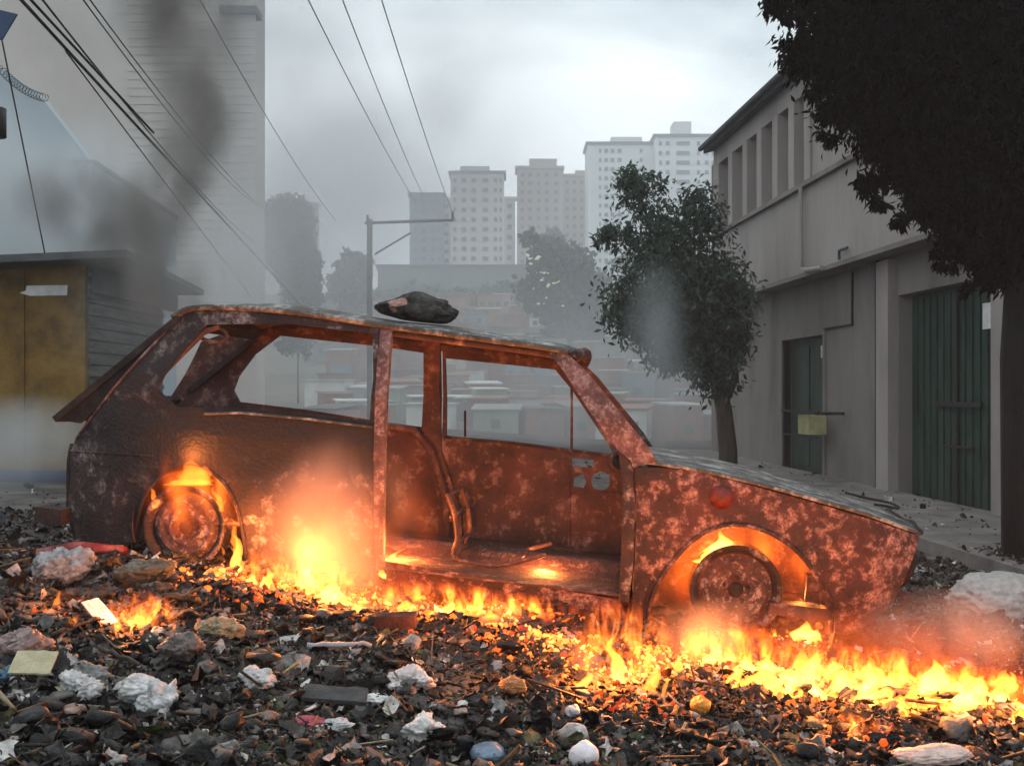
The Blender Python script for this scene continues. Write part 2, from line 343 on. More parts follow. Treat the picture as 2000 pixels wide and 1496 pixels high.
def panel(name, outer, holes, yfn, m, thick=.02, step=.035, parent=car, smooth=True):
    loops = [resample(outer, step)] + [resample(h, step) for h in holes]
    vs = []; es = []
    for lp in loops:
        b = len(vs); vs += [Vector(p) for p in lp]; es += [(b + i, b + (i + 1) % len(lp)) for i in range(len(lp))]
    nb = len(vs)
    x0 = min(v.x for v in vs); x1 = max(v.x for v in vs); y0 = min(v.y for v in vs); y1 = max(v.y for v in vs)
    edge = np.array([(v.x, v.y) for v in vs]); y = y0; row = 0
    while y < y1:
        x = x0 + (row % 2) * step / 2
        while x < x1:
            if pip(x, y, loops[0]) and not any(pip(x, y, h) for h in loops[1:]) and ((edge - (x, y)) ** 2).sum(1).min() > (step * .45) ** 2:
                vs.append(Vector((x, y)))
            x += step
        y += step * .87; row += 1
    r = delaunay_2d_cdt(vs, es, [], 0, 1e-5)
    V2 = r[0]; T = []
    for f in r[2]:
        cx = sum(V2[i].x for i in f) / len(f); cz = sum(V2[i].y for i in f) / len(f)
        if pip(cx, cz, loops[0]) and not any(pip(cx, cz, h) for h in loops[1:]): T.append(tuple(f))
    n = len(V2); b = MB()
    fr = [(p.x, yfn(p.x, p.y), p.y) for p in V2]; sg = 1 if thick > 0 else -1
    bk = [(x, y + thick, z) for x, y, z in fr]
    cnt = {}
    for f in T:
        for i in range(len(f)):
            e = (f[i], f[(i + 1) % len(f)]); k = tuple(sorted(e)); cnt.setdefault(k, []).append(e)
    b.add(fr + bk, T + [tuple(i + n for i in f[::-1]) for f in T] + [(e[0][0], e[0][0] + n, e[0][1] + n, e[0][1]) for e in cnt.values() if len(e) == 1])
    o = b.build(name, m, parent, smooth)
    if smooth:
        o.data.polygons.foreach_set('use_smooth', [i < 2 * len(T) for i in range(len(o.data.polygons))])
        es_ = [(x.vertices[0] < n) != (x.vertices[1] < n) for x in o.data.edges]
        for e in o.data.edges:
            if tuple(sorted((e.vertices[0] % n, e.vertices[1] % n))) in cnt and len(cnt[tuple(sorted((e.vertices[0] % n, e.vertices[1] % n)))]) == 1 and (e.vertices[0] < n) == (e.vertices[1] < n): e.use_edge_sharp = True
    return o
near = lambda d: (lambda x, z: side_y(x, z) + d)
farf = lambda d: (lambda x, z: WID - side_y(x, z) + d)
A_ = lambda pts, far=False: [Lp(*p, far=far) for p in pts]
GUT = spline([Lp(*p) for p in [(338, 622), (370, 605), (430, 602), (520, 606), (620, 617), (745, 637), (850, 651), (960, 666), (1050, 678), (1110, 690)]], 4)
# --- near rear quarter
archR = spline([(482, 1112), (478, 1060), (462, 985), (430, 935), (375, 905), (320, 925), (280, 975), (262, 1060)], 4)
quarter_px = [(338, 622), (372, 608), (430, 606), (520, 610), (620, 621), (742, 640), (736, 700), (733, 826), (738, 1000), (738, 1120), (620, 1122)] + archR + \
             [(200, 1066), (150, 1050), (134, 1010), (137, 925), (136, 885), (150, 850), (200, 784), (262, 710)]
hole_px = spline([(402, 634), (560, 632), (728, 652), (729, 740), (722, 822), (600, 808), (470, 798), (345, 795), (305, 760), (340, 705)], 1, True)
panel('rear_quarter_panel', A_(quarter_px), [A_(hole_px)], near(0), M['sooty'], .022)
# ash-grey weatherstrip ledge under the near rear window
b = MB(); b.tube([(x, side_y(x, z) - .006, z) for x, z in resample(A_([(400, 808), (470, 806), (600, 818), (728, 834)]), .05, False)], .006, 6); b.build('window_ledge', M['ashroof'], car, True)
b = MB(); b.tube([(x, side_y(x, z) - .004, z) for x, z in resample(A_([(135, 880), (200, 884), (300, 890)]), .05, False)], .005, 6); b.build('belt_moulding', M['sooty'], car, True)
b = MB(); b.tube([(x, side_y(x, z) - .004, z) for x, z in resample(A_([(342, 628), (262, 714), (200, 788), (150, 856)]), .05, False)], .006, 6); b.build('corner_seam', M['pillar'], car, True)
for s_, px_, (fa) in (('near', archR, False),):
    b = MB(); b.tube([(x, side_y(x, z) - .004, z) for x, z in A_(px_)], .009, 6); b.build('arch_lip', M['sooty'], car, True)
# --- B pillar
panel('door_pillar', A_([(744, 641), (766, 644), (757, 760), (752, 900), (750, 1112), (736, 1112), (731, 900), (733, 800), (738, 700)]), [], near(-.012), M['pillar'], .05, .03)
# --- sill
panel('door_sill', A_([(752, 1096), (850, 1112), (1000, 1136), (1120, 1156), (1212, 1172), (1225, 1225), (1100, 1205), (900, 1170), (754, 1140)]), [], near(.004), M['flaked'], .09, .03)
# --- A pillar and windscreen post
panel('windscreen_pillar', A_([(1072, 688), (1108, 690), (1148, 728), (1200, 792), (1262, 868), (1284, 902), (1236, 912), (1232, 900), (1206, 878), (1150, 800), (1100, 724)]), [], near(-.008), M['pillar'], .055, .03)
panel('hinge_post', A_([(1208, 880), (1234, 905), (1240, 980), (1238, 1090), (1228, 1175), (1208, 1172), (1214, 1060), (1216, 960)]), [], near(-.004), M['sooty'], .12, .03)
# --- front fender
archF = spline([(1262, 1225), (1272, 1170), (1300, 1115), (1345, 1062), (1400, 1030), (1455, 1026), (1510, 1044), (1560, 1080), (1600, 1135), (1618, 1190), (1624, 1234)], 4)
fend_px = [(1240, 912), (1300, 914), (1365, 922), (1440, 941), (1520, 962), (1620, 990), (1710, 1017), (1796, 1047), (1788, 1078), (1768, 1130), (1742, 1180), (1700, 1218), (1650, 1240)] + archF[::-1] + [(1232, 1225), (1240, 1090), (1243, 985)]
lamp_hole = [(1410 + 24 * math.cos(a * PI / 8), 970 + 22 * math.sin(a * PI / 8)) for a in range(16)]
panel('front_fender', A_(fend_px), [A_(lamp_hole)], near(0), M['flaked'], .02, .03)
b = MB(); b.tube([(x, side_y(x, z) - .006, z) for x, z in A_(archF)], .010, 6); b.build('arch_lip', M['flaked'], car, True)
lx, lz = Lp(1410, 970)
b = MB(); b.lathe([(.001, .035), (.03, .03), (.045, .012), (.058, -.004), (.062, -.012), (.05, -.012), (.03, .0), (.001, .006)], 24, Matrix.Translation((lx, side_y(lx, lz), lz)) @ Matrix.Rotation(PI / 2, 4, 'X')); b.build('indicator_lamp', mat('scorched_red_lens', [(.03, .006, .004), (.14, .018, .010)], 20, .3, .3), car, True)
# --- far side
fq = [(395, 668), (470, 640), (600, 640), (860, 664), (862, 700), (862, 848), (866, 1080), (700, 1080), (640, 1060), (600, 960), (540, 930), (480, 960), (440, 1040), (330, 1030), (290, 1010), (285, 870), (320, 800)]
fh = spline([(458, 762), (470, 785), (600, 800), (725, 820), (826, 834), (831, 690), (738, 676), (640, 666), (548, 656), (500, 692), (468, 735)], 1, True)
fh2 = [(425, 665), (470, 655), (500, 668), (440, 745), (395, 790), (352, 800), (350, 770)]
panel('far_quarter_panel', A_(fq, True), [A_(fh, True)], farf(-.02), M['inner'], .02)
panel('far_door_pillar', A_([(832, 664), (864, 668), (862, 760), (866, 880), (905, 1000), (906, 1090), (862, 1090), (858, 960), (828, 840)], True), [], farf(-.08), M['inner'], .04, .03)
door = panel('far_door', A_([(866, 668), (1000, 686), (1092, 700), (1150, 770), (1215, 868), (1222, 890), (1226, 1100), (1180, 1150), (870, 1110), (866, 848)], True),
      [A_([(872, 700), (1085, 722), (1118, 762), (1200, 886), (1117, 876), (874, 850)], True), A_([(1118, 893), (1160, 896), (1160, 912), (1118, 910)], True),
       A_(spline([(1122, 932), (1140, 924), (1146, 940), (1140, 952), (1120, 948)], 1, True), True), A_(spline([(1156, 930), (1172, 920), (1190, 926), (1190, 948), (1176, 956), (1158, 950)], 2, True), True)], farf(-.045), M['inner'], .03, .03)
def fartube(name, pts, r, off, m, parent=car):
    b = MB(); b.tube([(x, WID - side_y(x, z) + off, z) for x, z in resample(A_(pts, True), .08, False)], r, 6); return b.build(name, m, parent, True)
fartube('quarter_light_post', [(1117, 760), (1117, 876)], .008, -.03, M['inner'], door)
fartube('door_seam', [(1113, 886), (1112, 1100)], .007, -.048, M['inner'], door)
fartube('door_seam', [(1113, 958), (1214, 962)], .006, -.048, M['inner'], door)
fartube('window_channel', [(872, 853), (1000, 864), (1200, 890)], .010, -.048, M['sooty'], door)
fartube('lock_rod', [(911, 802), (911, 852)], .007, -.05, M['soot'], door)
# far fender
ff = [Lp(*p) for p in [(1236, 912), (1300, 914), (1365, 922), (1440, 941), (1520, 962), (1620, 990), (1710, 1017), (1796, 1047), (1788, 1078), (1768, 1130), (1742, 1180), (1700, 1218), (1650, 1240)]] + [Lp(*p) for p in archF[::-1]] + [Lp(1232, 1225)]
panel('far_fender', ff, [], farf(-.02), M['flaked'], .02, .05)
# --- sheets across the body
def sheet(name, fn, nu, nv, m, thick=.02, parent=car):
    b = MB(); V = []; 
    for i in range(nu + 1):
        for j in range(nv + 1): V.append(Vector(fn(i / nu, j / nv)))
    n = len(V); Fc = []
    nrm = []
    for i in range(nu + 1):
        for j in range(nv + 1):
            a = V[min(i + 1, nu) * (nv + 1) + j] - V[max(i - 1, 0) * (nv + 1) + j]; c = V[i * (nv + 1) + min(j + 1, nv)] - V[i * (nv + 1) + max(j - 1, 0)]
            nrm.append(a.cross(c).normalized())
    idx = lambda i, j: i * (nv + 1) + j
    for i in range(nu):
        for j in range(nv):
            q = (idx(i, j), idx(i + 1, j), idx(i + 1, j + 1), idx(i, j + 1)); Fc += [q, tuple(k + n for k in q[::-1])]
    rim = [idx(i, 0) for i in range(nu + 1)] + [idx(nu, j) for j in range(1, nv + 1)] + [idx(i, nv) for i in range(nu - 1, -1, -1)] + [idx(0, j) for j in range(nv - 1, 0, -1)]
    Fc += [(rim[i], rim[(i + 1) % len(rim)], rim[(i + 1) % len(rim)] + n, rim[i] + n) for i in range(len(rim))]
    b.add(V + [V[i] - nrm[i] * thick for i in range(n)], Fc); return b.build(name, m, parent, True)
def along(pts, t):
    L = [0]
    for a, c in zip(pts, pts[1:]): L.append(L[-1] + (Vector(a) - Vector(c)).length)
    d = t * L[-1]
    for i in range(len(pts) - 1):
        if d <= L[i + 1] or i == len(pts) - 2:
            k = (d - L[i]) / (L[i + 1] - L[i] + 1e-9); return Vector(pts[i]).lerp(Vector(pts[i + 1]), k)
def roofn(u, v):
    p = along(GUT, u); y0 = side_y(p.x, p.y) - .012; y1 = WID - y0
    c = 1 - abs(2 * v - 1) ** 5
    sag = .012 * noise.noise(Vector((u * 5, v * 4, 9)))
    endd = min(1, u / .05) * min(1, (1 - u) / .03)
    return (p.x - .05 * (4 * v * (1 - v)) * (1 - u) * (u < .1) + .05 * 4 * v * (1 - v) * (u > .9) * (u - .9) * 10, y0 + (y1 - y0) * v, p.y + c * (.030 + .018 * endd) + sag * c)
roof = sheet('roof', roofn, 44, 26, M['ashroof'], .012)
def ceil(u, v):
    x, y, z = roofn(.02 + u * .96, .03 + v * .94); return (x, y, z - .030)
sheet('headliner_panel', ceil, 30, 14, M['inner'], .008)
b = MB(); b.tube([(p[0], side_y(*p) - .018, p[1] + .004) for p in GUT], .013, 8); b.build('roof_gutter', M['ashroof'], roof, True)
b = MB(); b.tube([(p[0], WID - side_y(*p) - .01, p[1] - .035) for p in GUT], .030, 8); b.build('far_roof_rail', M['inner'], roof, True)
b = MB(); b.tube([(p[0], side_y(*p) + .035, p[1] - .022) for p in GUT[2:]], .018, 8); b.build('near_roof_rail', M['inner'], roof, True)
for u in (.32, .62):
    b = MB(); b.tube([Vector(roofn(u, v / 16)) - Vector((0, 0, .05)) for v in range(1, 16)], .016, 6); b.build('roof_bow', M['inner'], roof, True)
# windscreen header and cowl
p0 = Vector(GUT[-1])
b = MB(); b.tube([(p0.x + .02 + .03 * math.sin(v * PI), side_y(p0.x, p0.y) + v * (WID - 2 * side_y(p0.x, p0.y)), p0.y - .012 + .035 * math.sin(v * PI)) for v in [i / 14 for i in range(15)]], .028, 8); b.build('windscreen_header', M['flaked'], roof, True)
c0 = Vector(Lp(1262, 905)); cowl = lambda u, v: (c0.x - .08 + u * .20 + .05 * math.sin(v * PI), .02 + v * (WID - .04), c0.y - .01 - u * .03 + .03 * math.sin(v * PI))
sheet('cowl', cowl, 4, 14, M['ashroof'], .015)
# far windscreen pillar
panel('far_windscreen_pillar', [Lp(*p) for p in [(1078, 688), (1108, 690), (1148, 728), (1200, 792), (1262, 868), (1284, 902), (1236, 912), (1206, 878), (1150, 800), (1100, 724)]], [], farf(-.03), M['inner'], .03, .04)
# bonnet with a crowned, warped skin
HT = spline([Lp(*p) for p in [(1262, 905), (1365, 921), (1440, 938), (1520, 958), (1620, 986), (1710, 1013), (1798, 1045)]], 4)
def hoodn(u, v):
    p = along(HT, u); y0 = side_y(p.x, p.y); e = 1 - abs(2 * v - 1) ** 4
    return (p.x + .05 * u * math.sin(v * PI), y0 - .004 + v * (WID - 2 * y0), p.y + .012 + e * .004 + .012 * noise.noise(Vector((u * 6, v * 5, 4))) * e)
hood = sheet('bonnet', hoodn, 30, 18, M['ashroof'], .014)
# ragged front lip and torn flange
pn = Vector(HT[-1])
b = MB(); b.tube([hoodn(1, v / 16) for v in range(17)], .012, 6); b.build('bonnet_lip', M['soot'], hood, True)
b = MB(); b.tube([Vector(hoodn(.86 + .14 * math.sin(k / 14 * PI), .86 - .5 * k / 14)) + Vector((0, 0, .02 + .03 * math.sin(k / 14 * PI))) for k in range(15)], .007, 6); b.build('bent_latch_rod', M['soot'], hood, True)
# nose panel with two pairs of headlamp holes
npts = [Lp(*p) for p in [(1796, 1047), (1788, 1078), (1768, 1130), (1742, 1180), (1700, 1218)]]
def nosen(u, v):
    p = along(npts, u); y0 = side_y(p.x, p.y) + .01; return (p.x + .06 * math.sin(v * PI) - .008, y0 + v * (WID - 2 * y0), p.y)
nose = sheet('nose_panel', nosen, 10, 20, M['flaked'], .015)
for v in (.1, .23, .77, .9):
    q = Vector(nosen(.38, v)); b = MB(); b.lathe([(.04, -.03), (.065, -.02), (.078, .012), (.085, .016), (.085, 0), (.06, -.04), (.04, -.04)], 20, Matrix.Translation(q + Vector((.01, 0, 0))) @ Matrix.Rotation(PI / 2 + .35, 4, 'Y')); b.build('headlight', M['soot'], nose, True)
# rear panel, tailgate frame raised a crack
rp = [Lp(*p) for p in [(140, 868), (134, 900), (134, 1010), (150, 1052)]]
sheet('tail_panel', lambda u, v: (along(rp, u).x - .05 * math.sin(v * PI) + .005, side_y(along(rp, u).x, along(rp, u).y) + v * (WID - 2 * side_y(along(rp, u).x, along(rp, u).y)), along(rp, u).y), 6, 14, M['sooty'], .015)
hx = [Lp(*p) for p in [(352, 622), (133, 818)]]
def hatch_poly():
    a, c = Vector((0, 0)), Vector((0, 0))
    return None
tg = empty('tailgate'); tg.parent = car
a0, a1 = Vector(hx[0]), Vector(hx[1]); dirv = (a1 - a0).normalized(); Lg = (a1 - a0).length
yn0, yn1 = .10, WID - .10
def bar(p, q, w, h):
    b = MB(); p = Vector(p); q = Vector(q); t = (q - p).normalized(); n_ = Vector((-dirv.y, 0, dirv.x)); s_ = t.cross(n_).normalized()
    return b.hexa([p + s_ * w * i + n_ * h * j + (q - p) * k for k in (0, 1) for i in (-.5, .5) for j in (-.5, .5)])
pt = lambda t, y, o=0: (a0.x + dirv.x * Lg * t, y, a0.y + dirv.y * Lg * t)
for nm, p, q, w in (('tailgate_side', pt(0, yn0), pt(1, yn0), .07), ('tailgate_side', pt(0, yn1), pt(1, yn1), .07), ('tailgate_top', pt(.03, yn0 + .035), pt(.03, yn1 - .035), .07), ('tailgate_bottom', pt(.90, yn0 + .035), pt(.90, yn1 - .035), .16)):
    bar(p, q, w, .03).build(nm, M['soot'], tg)
b = MB(); k0 = Lp(133, 818); k1 = Lp(165, 826); k2 = Lp(300, 690)
panel('tailgate_flange', [k0, k1, k2, Lp(318, 660), Lp(300, 668)], [], lambda x, z: .085, M['soot'], .02, .05, tg)
# near C-pillar inner rail curling round the window corner (orange strip), hanging seal
b = MB(); b.tube([(x, side_y(x, z) + .03, z) for x, z in resample(A_([(425, 636), (392, 648), (350, 690), (300, 745), (292, 790)]), .04, False)], .016, 6); b.build('window_rail', M['inner'], car, True)
cx_, cz_ = Lp(408, 652); b = MB(); b.tube([(cx_ + .07 * math.cos(a * PI / 8), .12, cz_ + .035 * math.sin(a * PI / 8)) for a in range(16)], .010, 6, True); b.build('hanging_seal', M['inner'], car, True)
# floor, bulkheads, wheelhouses, axle tunnels, seat frames
xr = Lp(150, 1050)[0]; xf = Lp(1700, 1218)[0]; zf = -.86; xa = Lp(1238, 1000)[0]; xb = Lp(745, 1000)[0]
sheet('floor_pan', lambda u, v: (-1.45 + u * (xa + 1.45), .05 + v * (WID - .1), zf + .12 * sm((-.75 - (-1.45 + u * (xa + 1.45))) / .4) + .05 * math.exp(-((v - .5) / .09) ** 2) + .008 * noise.noise(Vector((u * 20, v * 12, 0)))), 40, 24, M['inner'], .01)
sheet('front_bulkhead', lambda u, v: (xa + .03 + .02 * math.sin(u * 9), .04 + v * (WID - .08), -.86 + u * .62), 8, 10, M['inner'], .012)
sheet('dashboard', lambda u, v: (xa - .02 - .10 * math.sin(u * 3), .06 + v * (WID - .12), -.20 - u * .12), 6, 12, M['sooty'], .015)
sheet('rear_seat_bulkhead', lambda u, v: (-.98 + u * .12, .10 + v * (WID - .2), -.84 + .45 * (1 - u)), 8, 10, M['inner'], .012)
sheet('luggage_floor', lambda u, v: (-1.90 + u * .93, .10 + v * (WID - .2), -.40 + .01 * noise.noise(Vector((u * 9, v * 9, 3)))), 12, 10, M['sooty'], .012)
def seat(y):
    s_ = empty('seat_frame'); s_.parent = car
    B = Lp(870, 1085, off=y)
    for dy in (0, .42):
        b = MB(); b.tube([(x, y + dy, z) for x, z in spline([(B[0] - .02, B[1] + .30), (B[0] + .02, B[1] + .22), (B[0] + .05, B[1] + .1), (B[0] + .05, B[1]), (B[0] + .25, B[1] - .02), (B[0] + .48, B[1] + .06)], 5)], .012, 6); b.build('side_tube', M['inner'], s_, True)
    for k in (0, .35, .8):
        b = MB(); b.tube([(B[0] - .02 + .08 * k, y, B[1] + .29 * (1 - k)), (B[0] - .02 + .08 * k, y + .42, B[1] + .29 * (1 - k))], .009, 6); b.build('cross_tube', M['inner'], s_, True)
    b = MB()
    for k in range(7): b.tube([(B[0] + .06 + .05 * k, y + .21 + .2 * math.cos(j * PI / 6), B[1] + .01 + .01 * math.sin(j * 2)) for j in range(7)], .004, 5)
    b.build('spring_mesh', M['sooty'], s_, True)
    b = MB(); b.box((B[0] + .18, y + .1, B[1] - .07), (.55, .03, .05)); b.build('slide_rail', M['inner'], s_)
seat(.34); seat(.86)
# far inner wheelhouse curve seen through the door opening
fartube('inner_arch_rib', [(760, 830), (815, 838), (850, 880), (872, 950), (880, 1030), (870, 1090)], .022, -.12, M['inner'])
def wheelhouse(name, px, py, r, y0, y1):
    x, z = Lp(px, py); b = MB(); V = []; n = 22
    for j in (0, 1):
        for k in range(n + 1):
            a = -.12 * PI + (1.24 * PI) * k / n; V.append((x + r * math.cos(a), (y0, y1)[j], z + r * math.sin(a) * .98))
    Fc = [(k, k + 1, n + 2 + k, n + 1 + k) for k in range(n)]; c = len(V); V.append((x, y1, z)); Fc += [(n + 1 + k, n + 2 + k, c) for k in range(n)]
    b.add(V, Fc); return b.build(name, M['inner'], car, True, fix=False)
wheelhouse('front_wheelhouse', 1443, 1205, .415, .03, .42); wheelhouse('rear_wheelhouse', 370, 1030, .275, .03, .34)
b = MB()
for k in range(3): b.box((xa + .20 + .22 * k, .5 + .2 * k, -.62 + .05 * k), (.16, .3, .22 - .04 * k))
b.build('fuel_tank_remains', M['sooty'], car)
b = MB(); x_, z_ = Lp(1570, 1195); b.box((x_, .3, z_), (.30, .5, .05)); b.box((x_ + .05, .2, z_ + .09), (.07, .1, .12)); b.build('axle_beam', M['inner'], car)
def wheel(px, py, r, ly):
    x, z = Lp(px, py, off=ly); w = empty('wheel'); w.parent = car; w.location = (x, ly, z); w.rotation_euler = (PI / 2, 0, 0)   # local +Z faces outwards (towards near side)
    b = MB(); b.lathe([(r * .80, -.13), (r * .98, -.14), (r, -.135), (r * .99, -.12), (r * .86, -.10), (r * .80, -.04), (r * .84, .0), (r * .97, .012), (r, .02), (r * .985, .026), (r * .93, .022), (r * .85, .004), (r * .78, -.03), (r * .76, -.10)], 48, close=True)
    b.build('rim', M['sooty'], w, True)
    b = MB(); b.lathe([(r * .79, -.02), (r * .70, -.012), (r * .66, .006), (r * .60, .010), (r * .55, -.004), (r * .46, -.006), (r * .40, .004), (r * .36, .004), (r * .30, -.012), (.001, -.014), (.001, -.024), (r * .36, -.018), (r * .6, -.008), (r * .79, -.035)], 48)
    b.build('wheel_disc', M['rim'], w, True)
    b = MB(); b.lathe([(.001, .018), (r * .12, .016), (r * .15, .0), (r * .17, -.014), (.001, -.016)], 20); b.build('hub', M['soot'], w, True)
    for k in range(5):
        b = MB(); a = k * 2 * PI / 5 + .3; b.lathe([(.001, .008), (.009, .006), (.011, -.012), (.001, -.014)], 6, Matrix.Translation((r * .27 * math.cos(a), r * .27 * math.sin(a), 0))); b.build('wheel_bolt', M['soot'], w)
    return w
wheel(362, 1030, .198, .05); wheel(1437, 1152, .205, .10)
wheel(362, 1030, .198, .05).location.y = WID - .05; 
wf = [c for c in car.children if c.name.startswith('wheel')]
# tail-lamp remains, bumper bracket
b = MB(); x_, z_ = Lp(140, 1002); b.box((x_ - .03, .08, z_), (.13, .1, .075)); b.build('tail_lamp_housing', M['soot'], car)
b = MB(); p_ = [Lp(*p) for p in [(120, 1070), (180, 1060), (260, 1075)]]; b.tube([(x, .0, z) for x, z in p_], .03, 8); b.build('rear_bumper_bar', mat('scorched_red_paint', [(.06, .008, .008), (.2, .02, .02), (.3, .1, .09)], 12, .6, .5), car, True)
b = MB(); p_ = [Lp(*p) for p in [(1730, 1150), (1790, 1175), (1760, 1200)]]; b.tube([(x, .25, z) for x, z in p_], .025, 6); b.build('bumper_bracket', M['sooty'], car, True)
# burnt bundle on the roof
u0 = Vector(Lp(815, 600, off=.35)); B0 = CW(u0.x, .38, u0.y)
bm = bmesh.new(); bmesh.ops.create_icosphere(bm, subdivisions=5, radius=1)
for v in bm.verts:
    c = v.co.copy(); n_ = noise.noise(c * 1.7) * .22 + noise.noise(c * 5) * .09 + noise.noise(c * 12) * .035
    q = c * (1 + n_); zc = q.z
    q = Vector((q.x * .205, q.y * .16, zc * .072 * (1 + .3 * math.exp(-((q.x) / .35) ** 2)))); q.z = max(q.z, -.045)
    if q.x < -.08: q.z *= 1 - .5 * (-.08 - q.x) / .13
    v.co = q
me = bpy.data.meshes.new('burnt_bundle'); bm.to_mesh(me); bm.free(); me.materials.append(mat('charred_cloth', [(.006, .006, .006), (.03, .028, .026), (.07, .065, .06)], 14, .85, .9, 50)); me.materials.append(mat('scorched_pink_patch', [(.20, .07, .05), (.5, .3, .24)], 30, .8, .6))
for p in me.polygons:
    p.use_smooth = True
    if (p.center - Vector((-.075, -.13, .02))).length < .045: p.material_index = 1
bo = bpy.data.objects.new('burnt_bundle', me); COL.objects.link(bo)
bo.matrix_world = car.matrix_world @ Matrix.Translation((u0.x, .38, u0.y - .02)); tag(bo, 'charred black bundle with a scorched pink patch lying on the car roof', 'bundle')

# ---------------------------------------------------------------- two-storey building on the right
def bw(s, o, z): return Vector((5.53 - .061 * s - o, s, z))
def wbox(s0, s1, o0, o1, z0, z1): return MB().hexa([bw(s, o, z) for s in (s0, s1) for o in (o0, o1) for z in (z0, z1)])
bld = empty('street_building', bw(16, 0, 0), 'two storey grey beige rendered building with green doors and an overhanging upper floor', 'building')
def bp(name, b, m, parent=None):
    o = b.build(name, m, None); o.parent = parent or bld
    if parent is None: o.location = -bld.location
    else:
        pass
    return o
def wb(*boxes):
    b = MB()
    for a in boxes: b.hexa([bw(s, o, z) for s in (a[0], a[1]) for o in (a[2], a[3]) for z in (a[4], a[5])])
    return b
G0, G1, D0, D1 = 11.6, 14.2, 16.95, 18.97
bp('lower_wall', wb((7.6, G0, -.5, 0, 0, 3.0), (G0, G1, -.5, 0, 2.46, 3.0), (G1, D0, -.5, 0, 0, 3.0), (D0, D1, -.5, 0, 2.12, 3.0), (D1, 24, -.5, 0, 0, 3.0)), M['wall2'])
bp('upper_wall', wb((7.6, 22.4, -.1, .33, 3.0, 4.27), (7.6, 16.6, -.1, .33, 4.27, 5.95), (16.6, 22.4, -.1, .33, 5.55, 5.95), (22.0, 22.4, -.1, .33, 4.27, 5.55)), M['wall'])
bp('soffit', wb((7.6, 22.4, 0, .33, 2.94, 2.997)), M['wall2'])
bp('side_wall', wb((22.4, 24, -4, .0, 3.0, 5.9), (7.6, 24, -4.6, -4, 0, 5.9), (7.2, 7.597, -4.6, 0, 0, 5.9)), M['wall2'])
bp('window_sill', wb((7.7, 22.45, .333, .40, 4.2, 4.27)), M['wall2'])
ss = [16.6, 17.35, 18.2, 19.1, 20.0, 21.0, 22.0]
for i in range(6):
    a, c = ss[i] + .14, ss[i + 1] - .14
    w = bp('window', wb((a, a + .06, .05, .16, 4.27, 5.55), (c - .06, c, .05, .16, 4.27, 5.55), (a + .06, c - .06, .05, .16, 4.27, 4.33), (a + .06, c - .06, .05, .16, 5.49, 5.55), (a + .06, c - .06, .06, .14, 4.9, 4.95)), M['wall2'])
    bp('pane', wb((a + .06, c - .06, .09, .1, 4.33, 5.49)), M['glass'], w)
    if i in (1, 4): bp('curtain', wb((a + .1, a + .1 + (c - a) * .4, .07, .075, 4.4, 5.45)), M['wall'], w)
    bp('pier', wb((ss[i] - .14, ss[i] + .14, -.1, .36, 4.27, 5.55)), M['wall'])
bp('window', wb((9.0, 14.6, .335, .36, 4.5, 4.54), (9.0, 14.6, .335, .36, 5.4, 5.44)), M['roofdark'])
roofb = bp('roof', MB().hexa([bw(s, o, z) for s in (7.0, 22.5) for o, zz in ((-4.8, 7.3), (.50, 6.0)) for z in (zz - .16, zz)]), M['roofdark'])
o = MB(); o.tube([bw(7.0, .56, 5.93), bw(22.5, .56, 5.93)], .05, 8); bp('gutter', o, M['roofdark'], roofb)
o = MB(); o.tube([bw(16.75, .40, 4.2), bw(16.75, .40, 3.06), bw(16.5, .40, 3.0), bw(15.9, .38, 2.97)], .035, 8); bp('downpipe', o, M['wall'])
o = MB(); o.tube([bw(15.2, .38, 3.0), bw(15.2, .38, 3.12), bw(14.9, .38, 3.12)], .02, 6); bp('pipe_elbow', o, M['roofdark'])
o = MB(); o.tube([bw(15.75, .02, 2.9), bw(15.75, .02, 2.2), bw(16.9, .02, 2.2)], .016, 6); bp('conduit', o, M['black'])
bp('door_frame', wb((D0 - .1, D0, -.12, .03, 0, 2.12), (D1, D1 + .1, -.12, .03, 0, 2.12), (D0 - .1, D1 + .1, -.12, .031, 2.121, 2.2)), M['wall2'])
dr = bp('house_door', wb((D0, D1, -.18, -.14, 0, 2.12), (D0 + .08, D0 + .92, -.139, -.122, .15, 2.0), (D1 - .92, D1 - .08, -.139, -.122, .15, 2.0)), M['green'])
bp('door_glass', wb((D0 + .12, D0 + .5, -.121, -.11, 1.8, 1.98)), M['white'], dr)
bp('pilaster', wb((G1 + .03, G1 + .42, 0, .12, 0, 2.9)), M['wall']); bp('pilaster', wb((G0 - .36, G0 - .03, 0, .12, 0, 2.9)), M['wall'])
bp('drain_pipe', wb((G1 + .55, G1 + .62, .002, .06, 0, 2.94)), M['black'])
gb = MB()
gb.hexa([bw(s, o, z) for s in (G0 + .01, G1 - .01) for o in (-.20, -.16) for z in (.03, 2.45)])
for k in range(14):
    s0 = G0 + .06 + k * .18; gb.hexa([bw(s, o, z) for s in (s0, s0 + .05) for o in (-.161, -.142) for z in (.08, 2.4)])
gd = bp('garage_door', gb, M['green'])
bp('door_bar', wb((G0 + .7, G1 - .75, -.14, -.11, 1.13, 1.19)), M['black'], gd); bp('door_bar', wb((G0 + .9, G1 - 1.0, -.14, -.11, .68, .71)), M['black'], gd)
bp('door_joint', wb((G0 + 1.28, G0 + 1.31, -.14, -.12, .08, 2.4)), M['black'], gd)
def top(o, label, cat, group=None): return tag(o, label, cat, group)
top(wb((12.12, 12.30, -.14, -.135, 1.95, 2.22)).build('paper_notice', M['white']), 'small white paper notice stuck high on the green garage door', 'notice')
top(wb((11.62, 11.76, -.14, -.13, 1.55, 2.1)).build('hanging_cloth', M['white']), 'long whitish cloth strip hanging at the right edge of the garage door', 'cloth')
